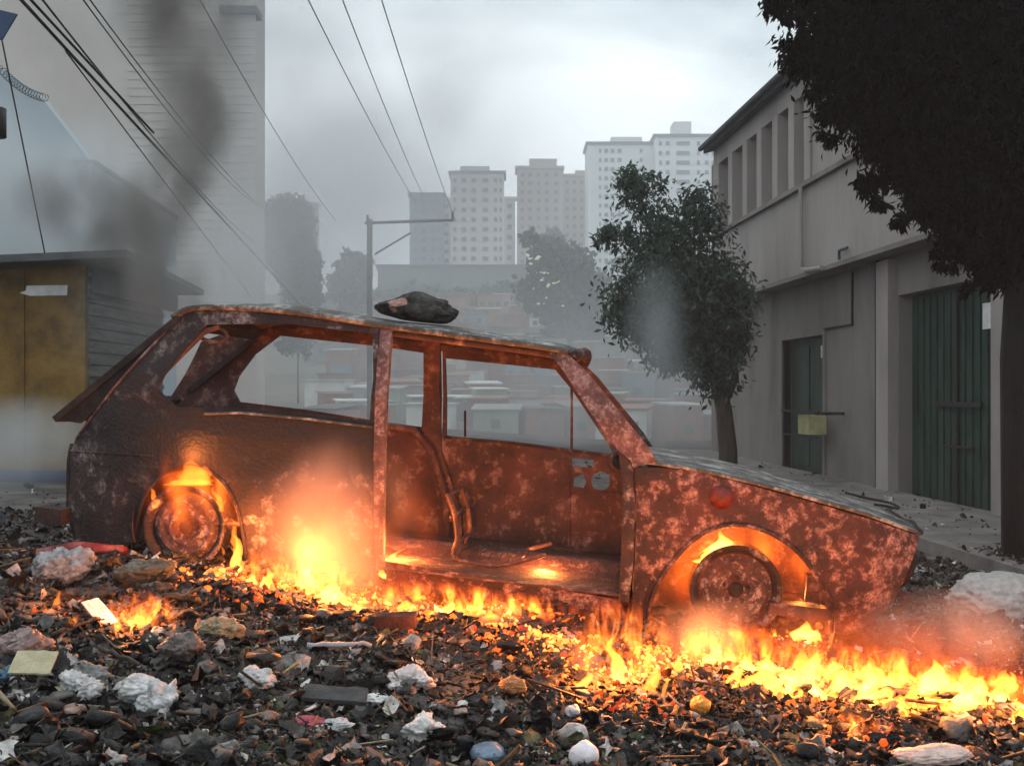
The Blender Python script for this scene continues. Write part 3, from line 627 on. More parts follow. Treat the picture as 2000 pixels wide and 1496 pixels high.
hb = empty('wall_bracket', bw(16.4, .3, 1), 'black iron bracket with a yellowed box beside the narrow green door', 'bracket')
for nm, bx_, m_ in (('upper_bar', (15.9, 17.6, .40, .44, 1.00, 1.04), M['black']), ('lower_bar', (16.0, 17.5, .40, .43, .66, .69), M['black']), ('support_arm', (16.1, 16.14, 0, .4, .98, 1.02), M['black']), ('meter_box', (16.4, 16.9, .15, .395, .70, .97), mat('yellowed_box', [(.28, .26, .12), (.42, .40, .22)], 6, .7))):
    o = wb(bx_).build(nm, m_, hb); o.location = -hb.location
pv = wb((3.0, 24.5, 0, 1.5, -.2, .10), (3.0, 24.5, 1.5, 1.64, -.2, .115)).build('pavement', M['pave']); tag(pv, kind='structure')
# pale neighbour beyond
o = empty('pale_house', (7.3, 29, 0), 'pale plastered house standing beyond the two storey building', 'house')
MB().box((0, 0, 1.3), (3.6, 5, 2.6)).build('wall', M['pale'], o); MB().box((0, 0, 2.7), (4.0, 5.6, .2)).build('roof', M['roofdark'], o)
MB().box((-1.2, -2.52, 1.3), (.6, .05, .8)).build('window', M['glass'], o)

# ---------------------------------------------------------------- mustard kiosk on the left
ks = empty('kiosk', (-5.3, 12.5, .35), 'mustard yellow street kiosk with grey plank side and flat dark roof', 'kiosk')
def kp(name, b, m, parent=None, smooth=False):
    o = b.build(name, m, parent or ks, smooth)
    if parent is None: o.location = -ks.location
    return o
kp('front_panel', MB().box((-5.9, 11.84, 1.56), (3.24, .08, 2.2)), M['yellowp'])
for k in range(3): kp('panel_batten', MB().box((-4.9 - k * .75, 11.79, 1.56), (.035, .02, 2.16)), M['yellowp'])
b = MB()
for k in range(17):
    z0 = .45 + k * .125; b.hexa([Vector((x, y, z)) for x in (-4.34, -4.27 + (.018 if 0 else 0)) for y in (11.885, 14.4) for z in (z0, z0 + .118)])
    b.hexa([Vector((-4.27 + i * .018, y, z0 + .005 + k_ * .05)) for i in (0, 1) for y in (11.885, 14.4) for k_ in (0, 1)])
kp('side_planks', b, M['siding'])
kp('rear_wall', MB().box((-5.9, 14.44, 1.5), (3.2, .08, 2.2)), M['siding'])
kp('base_band', MB().box((-6.2, 11.77, .42), (3.8, .06, .2)), M['blue'])
kp('roof', MB().hexa([Vector(v) for v in ((-7.8, 11.2, 2.40), (-7.8, 11.2, 2.48), (-7.8, 14.9, 2.50), (-7.8, 14.9, 2.58), (-3.72, 11.35, 2.60), (-3.72, 11.35, 2.67), (-3.90, 14.9, 2.52), (-3.90, 14.9, 2.59))]), M['roofdark'])
kp('eave_board', MB().hexa([Vector(v) for v in ((-4.25, 11.9, 2.3), (-4.25, 11.9, 2.56), (-4.25, 14.8, 2.3), (-4.25, 14.8, 2.5), (-4.2, 11.9, 2.3), (-4.2, 11.9, 2.56), (-4.2, 14.8, 2.3), (-4.2, 14.8, 2.5))]), M['roofdark'])
b = MB(); b.add([(P(*p, 11.785)) for p in ((52, 558), (132, 557), (131, 577), (58, 578), (38, 572), (50, 568))] + [(P(*p, 11.775)) for p in ((52, 558), (132, 557), (131, 577), (58, 578), (38, 572), (50, 568))], [(0, 1, 2, 3, 4, 5), (11, 10, 9, 8, 7, 6)] + [(i, i + 6, (i + 1) % 6 + 6, (i + 1) % 6) for i in range(6)])
kp('label_strip', b, M['white'])

# ---------------------------------------------------------------- left-hand buildings in the smoke
lb = empty('side_building', (-12, 28, 0), 'pale blue grey building with a descending parapet in the smoke at left', 'building')
def lp_(name, b, m): o = b.build(name, m, lb); o.location = -lb.location; return o
X0 = P(180, 320, 25).x
V = [(-19, 25, 0), (X0, 25, 0), (X0, 25, P(180, 320, 25).z), P(80, 190, 25), P(0, 130, 25), (-19, 25, P(-250, 60, 25).z)]
V = [Vector(v) for v in V]; B2 = [v + Vector((0, .4, 0)) for v in V]
lp_('gable_wall', MB().add(V + B2, [(0, 1, 2, 3, 4, 5), (11, 10, 9, 8, 7, 6)] + [(i, i + 6, (i + 1) % 6 + 6, (i + 1) % 6) for i in range(6)]), mat('blue_grey_render', [(.26, .31, .34), (.33, .38, .41)], .4, .9, .2, 4))
zt = P(180, 320, 25).z
lp_('flank_wall', MB().hexa([Vector((X0 - .4 * i - (y - 25) * .061, y, z)) for i in (0, 1) for y in (25.4, 33) for z in (0, zt)]), bpy.data.materials['blue_grey_render'])
lp_('parapet_cap', MB().hexa([Vector((X0 + .06 - .5 * i - (y - 25) * .061, y, z)) for i in (0, 1) for y in (25.0, 33) for z in (zt, zt + .08)]), M['roofdark'])
tb = empty('tall_building', (-20, 66, 0), 'tall blank beige clad building with a sharp right edge behind the smoke', 'building')
def tp(name, b, m): o = b.build(name, m, tb); o.location = -tb.location; return o
e = P(500, 30, 60); f_ = P(405, 30, 60)
tp('lower_block', MB().hexa([Vector((x * (1 if y == 60 else 74 / 60), y, z)) for x in (f_.x, e.x) for y in (60, 74) for z in (0, e.z)]), M['beige'])
tp('upper_block', MB().hexa([Vector((x, y, z)) for x in (-34, f_.x - .002) for y in (60.02, 74) for z in (0, 26)]), M['beige'])
tp('roof_ledge', MB().hexa([Vector((x, y, z)) for x in (f_.x + .7, e.x + .1) for y in (59.6, 61) for z in (e.z, e.z + .35)]), M['roofdark'])
b = MB()
for k in range(40):
    z = 5 + k * .42; b.hexa([Vector((x, y, zz)) for x in (P(250, 0, 60).x, e.x - .01) for y in (59.975, 59.999) for zz in (z, z + .05)])
tp('cladding_ribs', b, M['beige'])

# ---------------------------------------------------------------- apartment towers on the ridge
def tower(px0, px1, ptop, t, m, label, cols, floors, cap=None, core=None, pbase=560, balc=False):
    c = P((px0 + px1) / 2, pbase, t); o = empty('apartment_tower', c, label, 'tower', 'apartment towers on the ridge')
    w = (px1 - px0) / F * t; h = (pbase - ptop) / F * t; u = t / F; dep = w * .7
    MB().box((0, dep / 2, h / 2 - 8), (w, dep, h + 16)).build('wall', m, o)
    MB().box((0, dep / 2, h + .4), (w + 1.2, dep + 1.2, .8)).build('roof', M['roofdark'] if cap == 'dark' else m, o)
    if core:
        for a, bb, tp_ in core: MB().box((((a + bb) / 2 - (px0 + px1) / 2) * u, dep / 2, (pbase - tp_) * u / 2 + h / 2), ((bb - a) * u, dep * .6, (pbase - tp_) * u - h + .02)).build('roof_core', m, o)
    fh = (h - 1.5) / floors
    for i in range(floors):
        for cpx, wpx in cols:
            MB().box(((cpx - (px0 + px1) / 2) * u, -.02, 1 + fh * (i + .5)), (wpx * u, .5, fh * .42)).build('window', M['win'], o)
    return o
tower(800, 864, 382, 340, M['towerb'], 'slim blue grey glazed tower at the left of the row', [(812, 5), (828, 8), (846, 8), (858, 4)], 9)
tower(864, 880, 392, 352, M['tower'], 'narrow pale tower wing squeezed beside the blue grey tower', [(872, 8)], 9)
tower(880, 984, 340, 335, M['tower'], 'broad cream tower with regular rows of small dark windows', [(888, 6), (906, 9), (925, 9), (948, 11), (968, 6), (978, 4)], 11, 'dark', [(898, 956, 322)])
tower(984, 1006, 390, 355, M['towerw'], 'low pale tower peeking out right of the broad cream one', [(995, 9)], 8)
tower(1010, 1098, 330, 350, M['towerp'], 'pinkish brown tower with a central stepped roof block', [(1020, 6), (1035, 7), (1052, 5), (1068, 7), (1086, 7)], 13, None, [(1034, 1088, 308)])
tower(1099, 1146, 345, 372, M['towerp'], 'lower pinkish tower wing directly left of the tall white block', [(1108, 6), (1122, 7), (1136, 6)], 12, None, [(1124, 1146, 332)])
tower(1148, 1278, 283, 345, M['towerw'], 'large white apartment block with dark hipped roof edge', [(1172, 4), (1184, 7), (1196, 7), (1210, 8), (1252, 5)], 15, 'dark', [(1195, 1256, 264)])
tower(1280, 1402, 268, 340, M['towerw'], 'tall white block with dark balcony column and square roof tower', [(1290, 5), (1304, 7), (1334, 26), (1364, 6), (1380, 7), (1392, 4)], 15, 'dark', [(1318, 1353, 234)])
tower(505, 552, 398, 460, M['tower'], 'hazy cream tower half hidden behind the rounded tree', [(520, 8)], 8)
tower(594, 620, 400, 460, M['towerb'], 'hazy grey tower sliver right of the rounded tree', [(606, 8)], 8)
# long shed / retaining wall under the ridge
sh = empty('long_shed', P(880, 600, 300), 'long low dark shed with a flat roofline below the towers', 'shed')
def sp(name, b, m): o = b.build(name, m, sh); o.location = -sh.location
a, c = P(738, 520, 300), P(1030, 520, 300)
sp('wall', MB().hexa([Vector((x, y, z)) for x in (a.x, c.x) for y in (300, 318) for z in (a.z - 12, a.z)]), mat('shed_wall', [(.07, .085, .075), (.12, .135, .12)], .2, .9, .1))
sp('roof', MB().hexa([Vector((x, y, z)) for x in (a.x - .6, c.x + .6) for y in (299.2, 319) for z in (a.z, a.z + .35)]), M['roofdark'])
# ---------------------------------------------------------------- hillside houses
hcols = {'red brick': (.24, .10, .07), 'orange brick': (.30, .15, .09), 'grey block': (.20, .19, .18), 'cream plastered': (.42, .38, .31), 'dusty pink': (.33, .22, .20), 'pale green': (.22, .28, .22), 'bluish': (.17, .22, .26), 'whitewashed': (.55, .55, .52)}
rcols = {'pale sheet': (.50, .50, .48), 'dark slab': (.07, .065, .06), 'rusty sheet': (.20, .09, .06), 'grey slab': (.22, .22, .21)}
HM = {k: mat('wall_' + k.replace(' ', '_'), [tuple(x * .75 for x in v), v], .8, .9, .2, 4) for k, v in hcols.items()}
RM = {k: mat('roof_' + k.replace(' ', '_'), [tuple(x * .75 for x in v), v], .8, .8, .2, 4) for k, v in rcols.items()}
used = set(); rr = random.Random(3)
ORD = ['lowest', 'second', 'third', 'fourth', 'fifth', 'sixth', 'seventh', 'eighth', 'ninth', 'tenth', 'eleventh', 'twelfth', 'thirteenth', 'topmost']
rows = [(118 + i * 10.5, ORD[i] + ' row') for i in range(14)]
for ri, (ty, rn) in enumerate(rows):
    px = 640 + rr.uniform(0, 30)
    while px < 1470:
        zone = 'behind the car roof' if px < 860 else 'behind the front window' if px < 1120 else 'behind the windscreen pillar' if px < 1290 else 'beside the street tree'
        wk = rr.choice(list(hcols)[:2] * 2 + list(hcols)); rk = rr.choice(list(rcols)); k = 0
        while (wk, rk, ri, zone) in used and k < 60: wk = rr.choice(list(hcols)); rk = rr.choice(list(rcols)); k += 1
        used.add((wk, rk, ri, zone))
        w = rr.uniform(2.8, 5.2); d = rr.uniform(3.5, 6); h = rr.uniform(2.2, 3.8)
        t = ty + rr.uniform(-4, 4); x = (px - CX) / F * t; z = gh(x, t)
        o = empty('hillside_house', (x, t, z), f'{wk} house with {rk} roof, {rn}, {zone}', 'house', 'houses on the hillside'); o.rotation_euler.z = rr.uniform(-.35, .35)
        MB().box((0, 0, h / 2 - .8), (w, d, h + 1.6)).build('wall', HM[wk], o)
        sl = rr.uniform(0, .5)
        MB().hexa([Vector((i * (w / 2 + .25), j * (d / 2 + .3), h + .02 + (sl if j > 0 else 0) + k_)) for i in (-1, 1) for j in (-1, 1) for k_ in (0, .14)]).build('roof', RM[rk], o)
        nw = rr.choice((1, 1, 2))
        for i in range(nw):
            for fl in range(1 if h < 4 else 2):
                MB().box((-w / 2 + w * (i + .5) / nw, -d / 2 - .02, 1.5 + fl * 2.4), (.9, .12, .9)).build('window', M['win'], o)
        px += (w + rr.choice((-.2, .1, .4, 2.2))) / t * F
# ---------------------------------------------------------------- trees
def leaves(blobs, size, aspect, droop, cols, jit=.55, seed=1, clump=30):
    g_ = np.random.default_rng(seed); C = []; 
    for (x, y, z, rx, ry, rz, n) in blobs:
        k = max(3, n // clump); d = g_.normal(size=(k, 3)); d /= np.linalg.norm(d, axis=1)[:, None]
        rad = g_.random(k) ** .38; cc = d * rad[:, None] * (rx, ry, rz) + (x, y, z)
        pts = np.repeat(cc, clump, 0) + g_.normal(size=(k * clump, 3)) * jit * min(rx, rz) * .30
        C.append(pts)
    C = np.concatenate(C); n = len(C)
    ax = g_.normal(size=(n, 3)) + (0, 0, -droop); ax /= np.linalg.norm(ax, axis=1)[:, None]
    sd_ = np.cross(ax, g_.normal(size=(n, 3))); sd_ /= np.linalg.norm(sd_, axis=1)[:, None]
    s_ = size * g_.uniform(.6, 1.3, n)[:, None]
    nrm = np.cross(ax, sd_)
    V = np.stack([C, C + ax * s_ * .5 + sd_ * s_ * aspect + nrm * s_ * .1, C + ax * s_, C + ax * s_ * .5 - sd_ * s_ * aspect + nrm * s_ * .1], 1).reshape(-1, 3)
    Fq = np.arange(n * 4).reshape(-1, 4)
    ci = g_.integers(0, len(cols), n); cl = np.array(cols)[ci] * g_.uniform(.7, 1.25, n)[:, None]
    return V, Fq, np.repeat(np.c_[cl, np.ones(n)], 4, 0)
def tree(name, label, t, base, blobs, size, aspect, droop, cols, m, bark, trunk, limbs, seed, group=None, clump=30, jit=.55):
    o = empty(name, base, label, 'tree', group)
    V, Fq, c = leaves(blobs, size, aspect, droop, cols, jit, seed, clump)
    cr_ = np_mesh('crown', V - np.array(base), Fq, m, c, o)
    b = MB(); pts, rs = trunk; b.tube([Vector(p) - Vector(base) for p in pts], 0, 10, rs=rs)
    for pts, rs in limbs: b.tube([Vector(p) - Vector(base) for p in pts], 0, 7, rs=rs)
    b.build('trunk', bark, o, True); return o
# street tree left of the building
T = 17.5
def bl(px, py, rx, ry, n, t=T, dz=.8): p = P(px, py, t); return (p.x, p.y, p.z, rx / F * t, min(rx, ry) / F * t * dz, ry / F * t, n)
base = P(1424, 945, T); base.z = gh(base.x, T)
tree('street_tree', 'grey green street tree with slim trunk left of the two storey building', T, base,
     [bl(1330, 575, 115, 95, 6500), (bl(1255, 600, 78, 65, 2200)), bl(1400, 600, 58, 110, 3000), bl(1300, 465, 80, 70, 2300), bl(1245, 375, 46, 40, 700), bl(1365, 420, 45, 60, 1100), bl(1395, 690, 55, 70, 2200), bl(1330, 680, 70, 45, 1800), bl(1205, 460, 55, 22, 500), bl(1225, 620, 45, 30, 700), bl(1225, 350, 25, 20, 250)],
     .11, .2, 1.0, [(.045, .085, .062), (.075, .125, .09), (.03, .055, .045)], M['leaf'], M['bark'],
     ([base - Vector((0, 0, .2)), P(1422, 880, T), P(1414, 800, T), P(1400, 740, T), P(1370, 650, T), P(1330, 520, T)], [.15, .14, .12, .10, .07, .02]),
     [([P(1412, 790, T), P(1436, 740, T), P(1430, 640, T)], [.08, .06, .02]), ([P(1400, 745, T), P(1350, 700, T), P(1280, 620, T)], [.06, .045, .015]), ([P(1370, 650, T), P(1290, 560, T), P(1260, 400, T)], [.05, .03, .01])], 5, jit=.95)
# near dark tree at the right edge
T = 8.6
base = P(2010, 1090, T); base.z = gh(base.x, T)
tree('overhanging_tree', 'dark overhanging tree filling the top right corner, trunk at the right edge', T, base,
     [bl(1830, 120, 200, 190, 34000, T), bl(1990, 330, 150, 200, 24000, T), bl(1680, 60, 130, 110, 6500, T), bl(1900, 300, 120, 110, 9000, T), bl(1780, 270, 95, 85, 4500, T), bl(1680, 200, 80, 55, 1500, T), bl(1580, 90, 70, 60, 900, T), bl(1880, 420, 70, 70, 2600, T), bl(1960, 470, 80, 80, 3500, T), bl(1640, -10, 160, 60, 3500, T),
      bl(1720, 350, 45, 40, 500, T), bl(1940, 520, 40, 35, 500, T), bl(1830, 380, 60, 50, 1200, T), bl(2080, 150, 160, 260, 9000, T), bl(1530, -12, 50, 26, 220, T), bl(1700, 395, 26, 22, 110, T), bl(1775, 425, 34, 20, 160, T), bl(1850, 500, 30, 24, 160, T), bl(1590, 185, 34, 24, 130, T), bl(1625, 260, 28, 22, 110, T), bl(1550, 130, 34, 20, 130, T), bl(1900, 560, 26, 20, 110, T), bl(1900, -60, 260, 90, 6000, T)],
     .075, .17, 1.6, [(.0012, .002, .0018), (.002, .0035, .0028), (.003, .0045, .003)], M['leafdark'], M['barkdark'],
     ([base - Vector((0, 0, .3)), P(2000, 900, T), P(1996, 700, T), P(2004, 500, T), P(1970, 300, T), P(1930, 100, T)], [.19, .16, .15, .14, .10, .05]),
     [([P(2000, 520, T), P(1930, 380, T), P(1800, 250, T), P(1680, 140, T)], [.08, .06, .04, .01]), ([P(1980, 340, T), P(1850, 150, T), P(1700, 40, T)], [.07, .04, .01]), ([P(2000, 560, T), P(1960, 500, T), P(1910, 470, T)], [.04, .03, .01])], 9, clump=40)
# background trees
fr0 = random.Random(2)
def bgtree(label, px, base_py, t, blobs, size, cols, seed, name='background_tree'):
    p = P(px, base_py, t); p.z = min(p.z, gh(p.x, t) + .5)
    top_ = blobs[0]; pyg = HY - (p.z - H) / t * F; low = max(b[1] + b[3] * .6 for b in blobs); q = low; blobs = list(blobs)
    while q < pyg - 5 and q < 700: blobs.append((px + fr0.uniform(-6, 6), q, top_[2] * .8, 26, 700)); q += 30
    return tree(name, label, t, p, [bl(*b, t) for b in blobs], size, .4, .2, cols, M['leaf'], M['bark'], ([p, P(px, top_[1], t)], [.12, .06]), [], seed, 'trees beyond the street')
bgtree('tall rounded grey tree rising beside the tall beige building', 582, 640, 150, [(560, 436, 46, 48, 14000), (556, 478, 46, 42, 12000), (582, 515, 38, 52, 12000), (592, 560, 36, 45, 6000)], .5, [(.02, .028, .028), (.028, .036, .034)], 21)
bgtree('small hazy tree left of the utility pole', 690, 620, 240, [(690, 530, 34, 36, 1500), (680, 560, 40, 30, 1200)], 1.3, [(.05, .07, .06)], 22)
ft = bgtree('loose tree with pale yellow specks below the pinkish towers', 1095, 640, 195, [(1080, 510, 42, 40, 2200), (1075, 570, 60, 45, 3000), (1035, 465, 26, 12, 250), (1150, 590, 60, 60, 2600), (1120, 520, 40, 35, 1000)], 1.15, [(.035, .06, .045), (.05, .07, .05)], 23)
b = MB(); r2 = random.Random(5)
for cx, cy_, n, sp_ in ((1040, 505, 7, 8), (1052, 535, 6, 9), (1075, 552, 6, 8), (1165, 470, 6, 12), (1195, 474, 6, 10), (1060, 590, 5, 14)):
    for _ in range(n):
        q = P(cx + r2.gauss(0, sp_), cy_ + r2.gauss(0, sp_ * .6), 188) - ft.location; bs = r2.uniform(.12, .42)
        b.add([q + Vector((bs * math.cos(a) * math.cos(c_), bs * math.sin(c_), bs * math.sin(a) * math.cos(c_) * .6)) for a in [k * PI / 3 for k in range(6)] for c_ in (0,)] + [q + Vector((0, -bs, 0)), q + Vector((0, bs, 0))], [(i, (i + 1) % 6, 6) for i in range(6)] + [((i + 1) % 6, i, 7) for i in range(6)])
b.build('crown_speck', mat('pale_yellow_speck', [(.75, .75, .45), (.85, .85, .65)], 5, .6, .1), ft)  # small pale yellow lumps scattered about the crown
sc = []
for i, (px, py, t, r_) in enumerate((a_, b_, 262 + (c_ * 3) % 34, d_) for a_, b_, c_, d_ in [(640, 600, 110, 50), (760, 590, 120, 40), (820, 580, 118, 45), (900, 590, 125, 40), (960, 585, 130, 45), (1010, 570, 128, 40), (1200, 620, 100, 60), (1160, 560, 170, 40), (1270, 640, 85, 60), (1250, 520, 200, 50), (700, 610, 100, 40), (1080, 470, 200, 22)]):
    bgtree(['low dark bushy tree', 'dull green tree', 'spreading smoky tree', 'compact olive tree'][i % 4] + ' on the slope ' + ['left of the utility pole', 'at the left end of the long shed', 'under the blue grey tower', 'under the broad cream tower', 'in front of the shed right end', 'at the right corner of the shed', 'behind the speckled tree', 'below the low pinkish wing', 'behind the street tree crown', 'below the large white block', 'right behind the utility pole', 'at the foot of the pinkish towers'][i], px, py + 20, t, [(px, py, r_, r_ * .55, 1300)], t * .005, [(.035, .06, .045), (.05, .075, .05)], 40 + i)

# ---------------------------------------------------------------- pole and wires
T = 45
up = empty('utility_pole', P(722, 700, T), 'concrete utility pole with a long sideways bracket arm beyond the car', 'pole')
def upp(name, pts, r, m=None): b = MB(); b.tube(pts, r, 8); o = b.build(name, m or M['pole'], up, True); o.location = -up.location
g0 = P(722, 700, T); g0.z = gh(g0.x, T) - .3
upp('pole_shaft', [g0, P(722, 428, T)], .11); upp('bracket_arm', [P(712, 436, T), P(886, 430, T)], .06); upp('bracket_brace', [P(732, 497, T), P(802, 455, T)], .035)
upp('insulator', [P(884, 432, T), P(884, 414, T)], .05, M['black']); upp('insulator', [P(718, 436, T), P(718, 420, T)], .05, M['black'])
wires = [((30, -12, 7), (592, 600, 22), .012, .0, 'thickest black power cable sagging from top left to behind the car roof'),
         ((60, 0, 7.2), (300, 260, 9.6), .010, .0, 'short thick cable doubled beside the thickest one at top left'),
         ((75, -10, 9), (515, 487, 30), .010, .02, 'second black cable running from top left to the rounded tree'),
         ((155, -10, 11), (500, 400, 32), .008, .02, 'thin cable left of the close pair crossing the tall building'),
         ((168, -10, 11), (530, 420, 32), .008, .02, 'thin cable right of the close pair crossing the tall building'),
         ((128, 100, 8), (492, 582, 24), .006, .0, 'faint thin cable hanging below the thickest one'),
         ((385, -10, 20), (655, 430, 45), .012, .02, 'faint wire crossing the upper corner of the tall building'),
         ((597, -10, 18), (812, 395, 45), .010, .01, 'left wire of the three reaching the pole bracket from above'),
         ((665, -10, 18), (828, 385, 45), .010, .01, 'middle wire of the three reaching the pole bracket from above'),
         ((742, -10, 18), (884, 416, 45), .010, .01, 'right wire of the three ending at the bracket tip'),
         ((4, 80, 10), (90, 507, 11.6), .007, .0, 'thin service wire dropping at far left to the kiosk roof')]
for (a, c, r_, sag, lab) in wires:
    A = P(*a); C_ = P(*c); b = MB(); n = 24
    b.tube([A.lerp(C_, i / n) - Vector((0, 0, (C_ - A).length * sag * 4 * (i / n) * (1 - i / n) * .5)) for i in range(n + 1)], r_, 5)
    tag(b.build('overhead_wire', M['wire'], None, True), lab, 'wire', 'overhead wires')
b = MB(); A = P(-5, 128, 10); C_ = P(88, 192, 10); n = 120
b.tube([A.lerp(C_, i / n) + Vector((.035 * math.cos(i * .9), 0, .035 * math.sin(i * .9) - .05 * 4 * (i / n) * (1 - i / n))) * (1 if i > 12 else i / 12) for i in range(n + 1)], .003, 5)
tag(b.build('coiled_cable', M['wire'], None, True), 'coiled spiral cable end hanging in the air at the left edge', 'cable')
sg = empty('street_sign', P(-30, 50, 9), 'dark blue street sign corner cut off at the top left edge', 'sign')
b = MB(); q = [P(*p, 9) for p in ((-90, 10), (0, 20), (33, 28), (3, 78), (-90, 70))]; b.add(q + [v + Vector((0, .02, 0)) for v in q], [(0, 1, 2, 3, 4), (9, 8, 7, 6, 5)] + [(i, i + 5, (i + 1) % 5 + 5, (i + 1) % 5) for i in range(5)]); o = b.build('sign_plate', mat('street_sign_blue', [(.012, .035, .085), (.02, .05, .11)], 3, .5, .1), sg); o.location = -sg.location
b = MB(); b.tube([P(-70, 900, 9.05), P(-70, 0, 9.05)], .04, 8); o = b.build('sign_post', M['pole'], sg, True); o.location = -sg.location
b = MB(); b.tube([P(-12, 212, 8.5), P(-12, 268, 8.5)], .085, 14); b.tube([P(-60, 240, 8.5), P(-14, 240, 8.5)], .03, 8); b.tube([P(-60, 900, 8.5), P(-60, 200, 8.5)], .04, 8)
tag(b.build('traffic_light', M['black'], None, True), 'black rounded signal housing just peeking in at the left edge', 'traffic light')


# ---------------------------------------------------------------- litter and embers
firepx = [(430, 1120), (500, 1140), (580, 1150), (650, 1170), (720, 1180), (800, 1190), (900, 1200), (1000, 1225), (1100, 1260), (1150, 1310), (1210, 1320), (1290, 1310), (1380, 1290), (1460, 1310), (1560, 1330), (1660, 1335), (1760, 1345), (1860, 1360), (1960, 1375), (2040, 1385), (1660, 1425), (270, 1225), (110, 1190)]
FW = [gpos(*p) for p in firepx]
FA = np.array([(p.x, p.y) for p in FW])
SEG = [(FA[i], FA[i + 1]) for i in range(19)]
def fdist(p):
    d = np.full(len(p), 9.0)
    for a, c in SEG:
        ab = c - a; t = np.clip(((p - a) @ ab) / (ab @ ab), 0, 1); d = np.minimum(d, np.linalg.norm((p - a - t[:, None] * ab) * (1, .8), axis=1))
    for q, r_ in ((FA[20], .12), (FA[21], .15), (FA[22], .2)): d = np.minimum(d, np.linalg.norm(p - q, axis=1) + r_)
    return d
def scatter(n, lo=2.2, hi=9.0, pw=1.6):
    y = lo + (hi - lo) * rng.random(n) ** pw; x = (rng.random(n) * 2 - 1) * (y * .46 + .25)
    return np.c_[x, y]
ICO = (lambda bm: (bmesh.ops.create_icosphere(bm, subdivisions=1, radius=1), np.array([v.co[:] for v in bm.verts]), np.array([[v.index for v in f.verts] for f in bm.faces]))[1:])(bmesh.new())
def T_chunk(k): V, Fc = ICO; return V[None] * rng.uniform(.55, 1.25, (k, len(V), 1)) * (rng.uniform(.5, 1.2, (k, 1, 3)) * .5), Fc
gq = np.array([(i, j) for i in range(4) for j in range(4)], float) / 3 - .5
def T_scrap(k):
    V = np.zeros((k, 16, 3)); V[:, :, :2] = gq * rng.uniform(.5, 1.3, (k, 1, 2)) + rng.normal(0, .045, (k, 16, 2)); V[:, :, 2] = rng.normal(0, .12, (k, 16))
    Fc = []
    for i in range(3):
        for j in range(3): a = i * 4 + j; Fc += [(a, a + 4, a + 5), (a, a + 5, a + 1)]
    return V, np.array(Fc)
ICO2 = (lambda bm: (bmesh.ops.create_icosphere(bm, subdivisions=2, radius=1), np.array([v.co[:] for v in bm.verts]), np.array([[v.index for v in f.verts] for f in bm.faces]))[1:])(bmesh.new())
def T_bag(k):
    V, Fc = ICO2; a = rng.normal(size=(k, 3, 3)) * 3.2; ph = rng.random((k, 3)) * 6
    n_ = np.abs(np.sin(np.einsum('vi,kji->kvj', V, a) + ph[:, None])).sum(2) - 1.6
    return V[None] * (.75 + .42 * n_ + rng.normal(0, .09, (k, len(V))))[:, :, None] * (rng.uniform(.6, 1.3, (k, 1, 3)) * (.6, .55, .24)), Fc
def T_stick(k):
    base = np.array([(x, y, z) for x in (-.5, .5) for y in (-.5, .5) for z in (-.5, .5)])
    V = base[None] * np.stack([rng.uniform(1, 3.2, k), rng.uniform(.05, .16, k), rng.uniform(.05, .12, k)], 1)[:, None]
    Q = [(0, 1, 3, 2), (4, 6, 7, 5), (0, 4, 5, 1), (2, 3, 7, 6), (0, 2, 6, 4), (1, 5, 7, 3)]; return V, np.array([t for a, b_, c, d in Q for t in ((a, b_, c), (a, c, d))])
def T_leaf(k):
    V = np.array([(-.5, 0, 0), (0, -.22, .05), (.5, 0, .12), (0, .22, .05)])[None] + rng.normal(0, .04, (k, 4, 3)); return V, np.array([(0, 1, 2), (0, 2, 3)])
def rots(k, flat=1.0):
    a, b_, c = rng.uniform(0, 2 * PI, k), rng.normal(0, .5 * flat, k), rng.normal(0, .5 * flat, k)
    ca, sa, cb, sb, cc, sc_ = np.cos(a), np.sin(a), np.cos(b_), np.sin(b_), np.cos(c), np.sin(c); z = np.zeros(k); o = np.ones(k)
    A = np.stack([ca, -sa, z, sa, ca, z, z, z, o], 1).reshape(k, 3, 3); B = np.stack([cb, z, sb, z, o, z, -sb, z, cb], 1).reshape(k, 3, 3); C_ = np.stack([o, z, z, z, cc, -sc_, z, sc_, cc], 1).reshape(k, 3, 3)
    return A @ B @ C_
def strew(specs, sel):
    VV, FF, CC, off = [], [], [], 0
    for (fn, n, s0, s1, pal, pw, flat) in specs:
        p = scatter(n, pw=pw); d = fdist(p); keep = sel(d); p = p[keep]; d = d[keep]; k = len(p)
        if not k: continue
        V, Fc = fn(k); s_ = (s0 + (s1 - s0) * rng.random(k) ** 2)[:, None, None]
        z = np.array([.103 if (0 < 5.53 - .061 * q[1] - q[0] < 1.6 and 3 < q[1] < 24.4 and gh(*q) < .11) else gh(*q) for q in p]); V = np.einsum('kij,kvj->kvi', rots(k, flat), V) * s_
        V += np.c_[p, z + s_[:, 0, 0] * rng.uniform(.0, .35, k)][:, None]
        cols = pal(k, d); nv = V.shape[1]
        VV.append(V.reshape(-1, 3)); CC.append(np.repeat(np.c_[cols, np.ones(k)], nv, 0)); FF.append((Fc[None] + (np.arange(k) * nv)[:, None, None]).reshape(-1, 3) + off); off += k * nv
    return np.concatenate(VV), np.concatenate(FF), np.concatenate(CC)
def pal(weights, cols):
    cols = np.array(cols, float); w = np.array(weights, float); w /= w.sum()
    def f(k, d):
        c = cols[rng.choice(len(cols), k, p=w)] * rng.uniform(.6, 1.4, (k, 1)); c[d < .45] *= .6; c *= np.where(c.mean(1, keepdims=True) < .25, .6, 1.0); return np.clip(c, 0, .9)
    return f
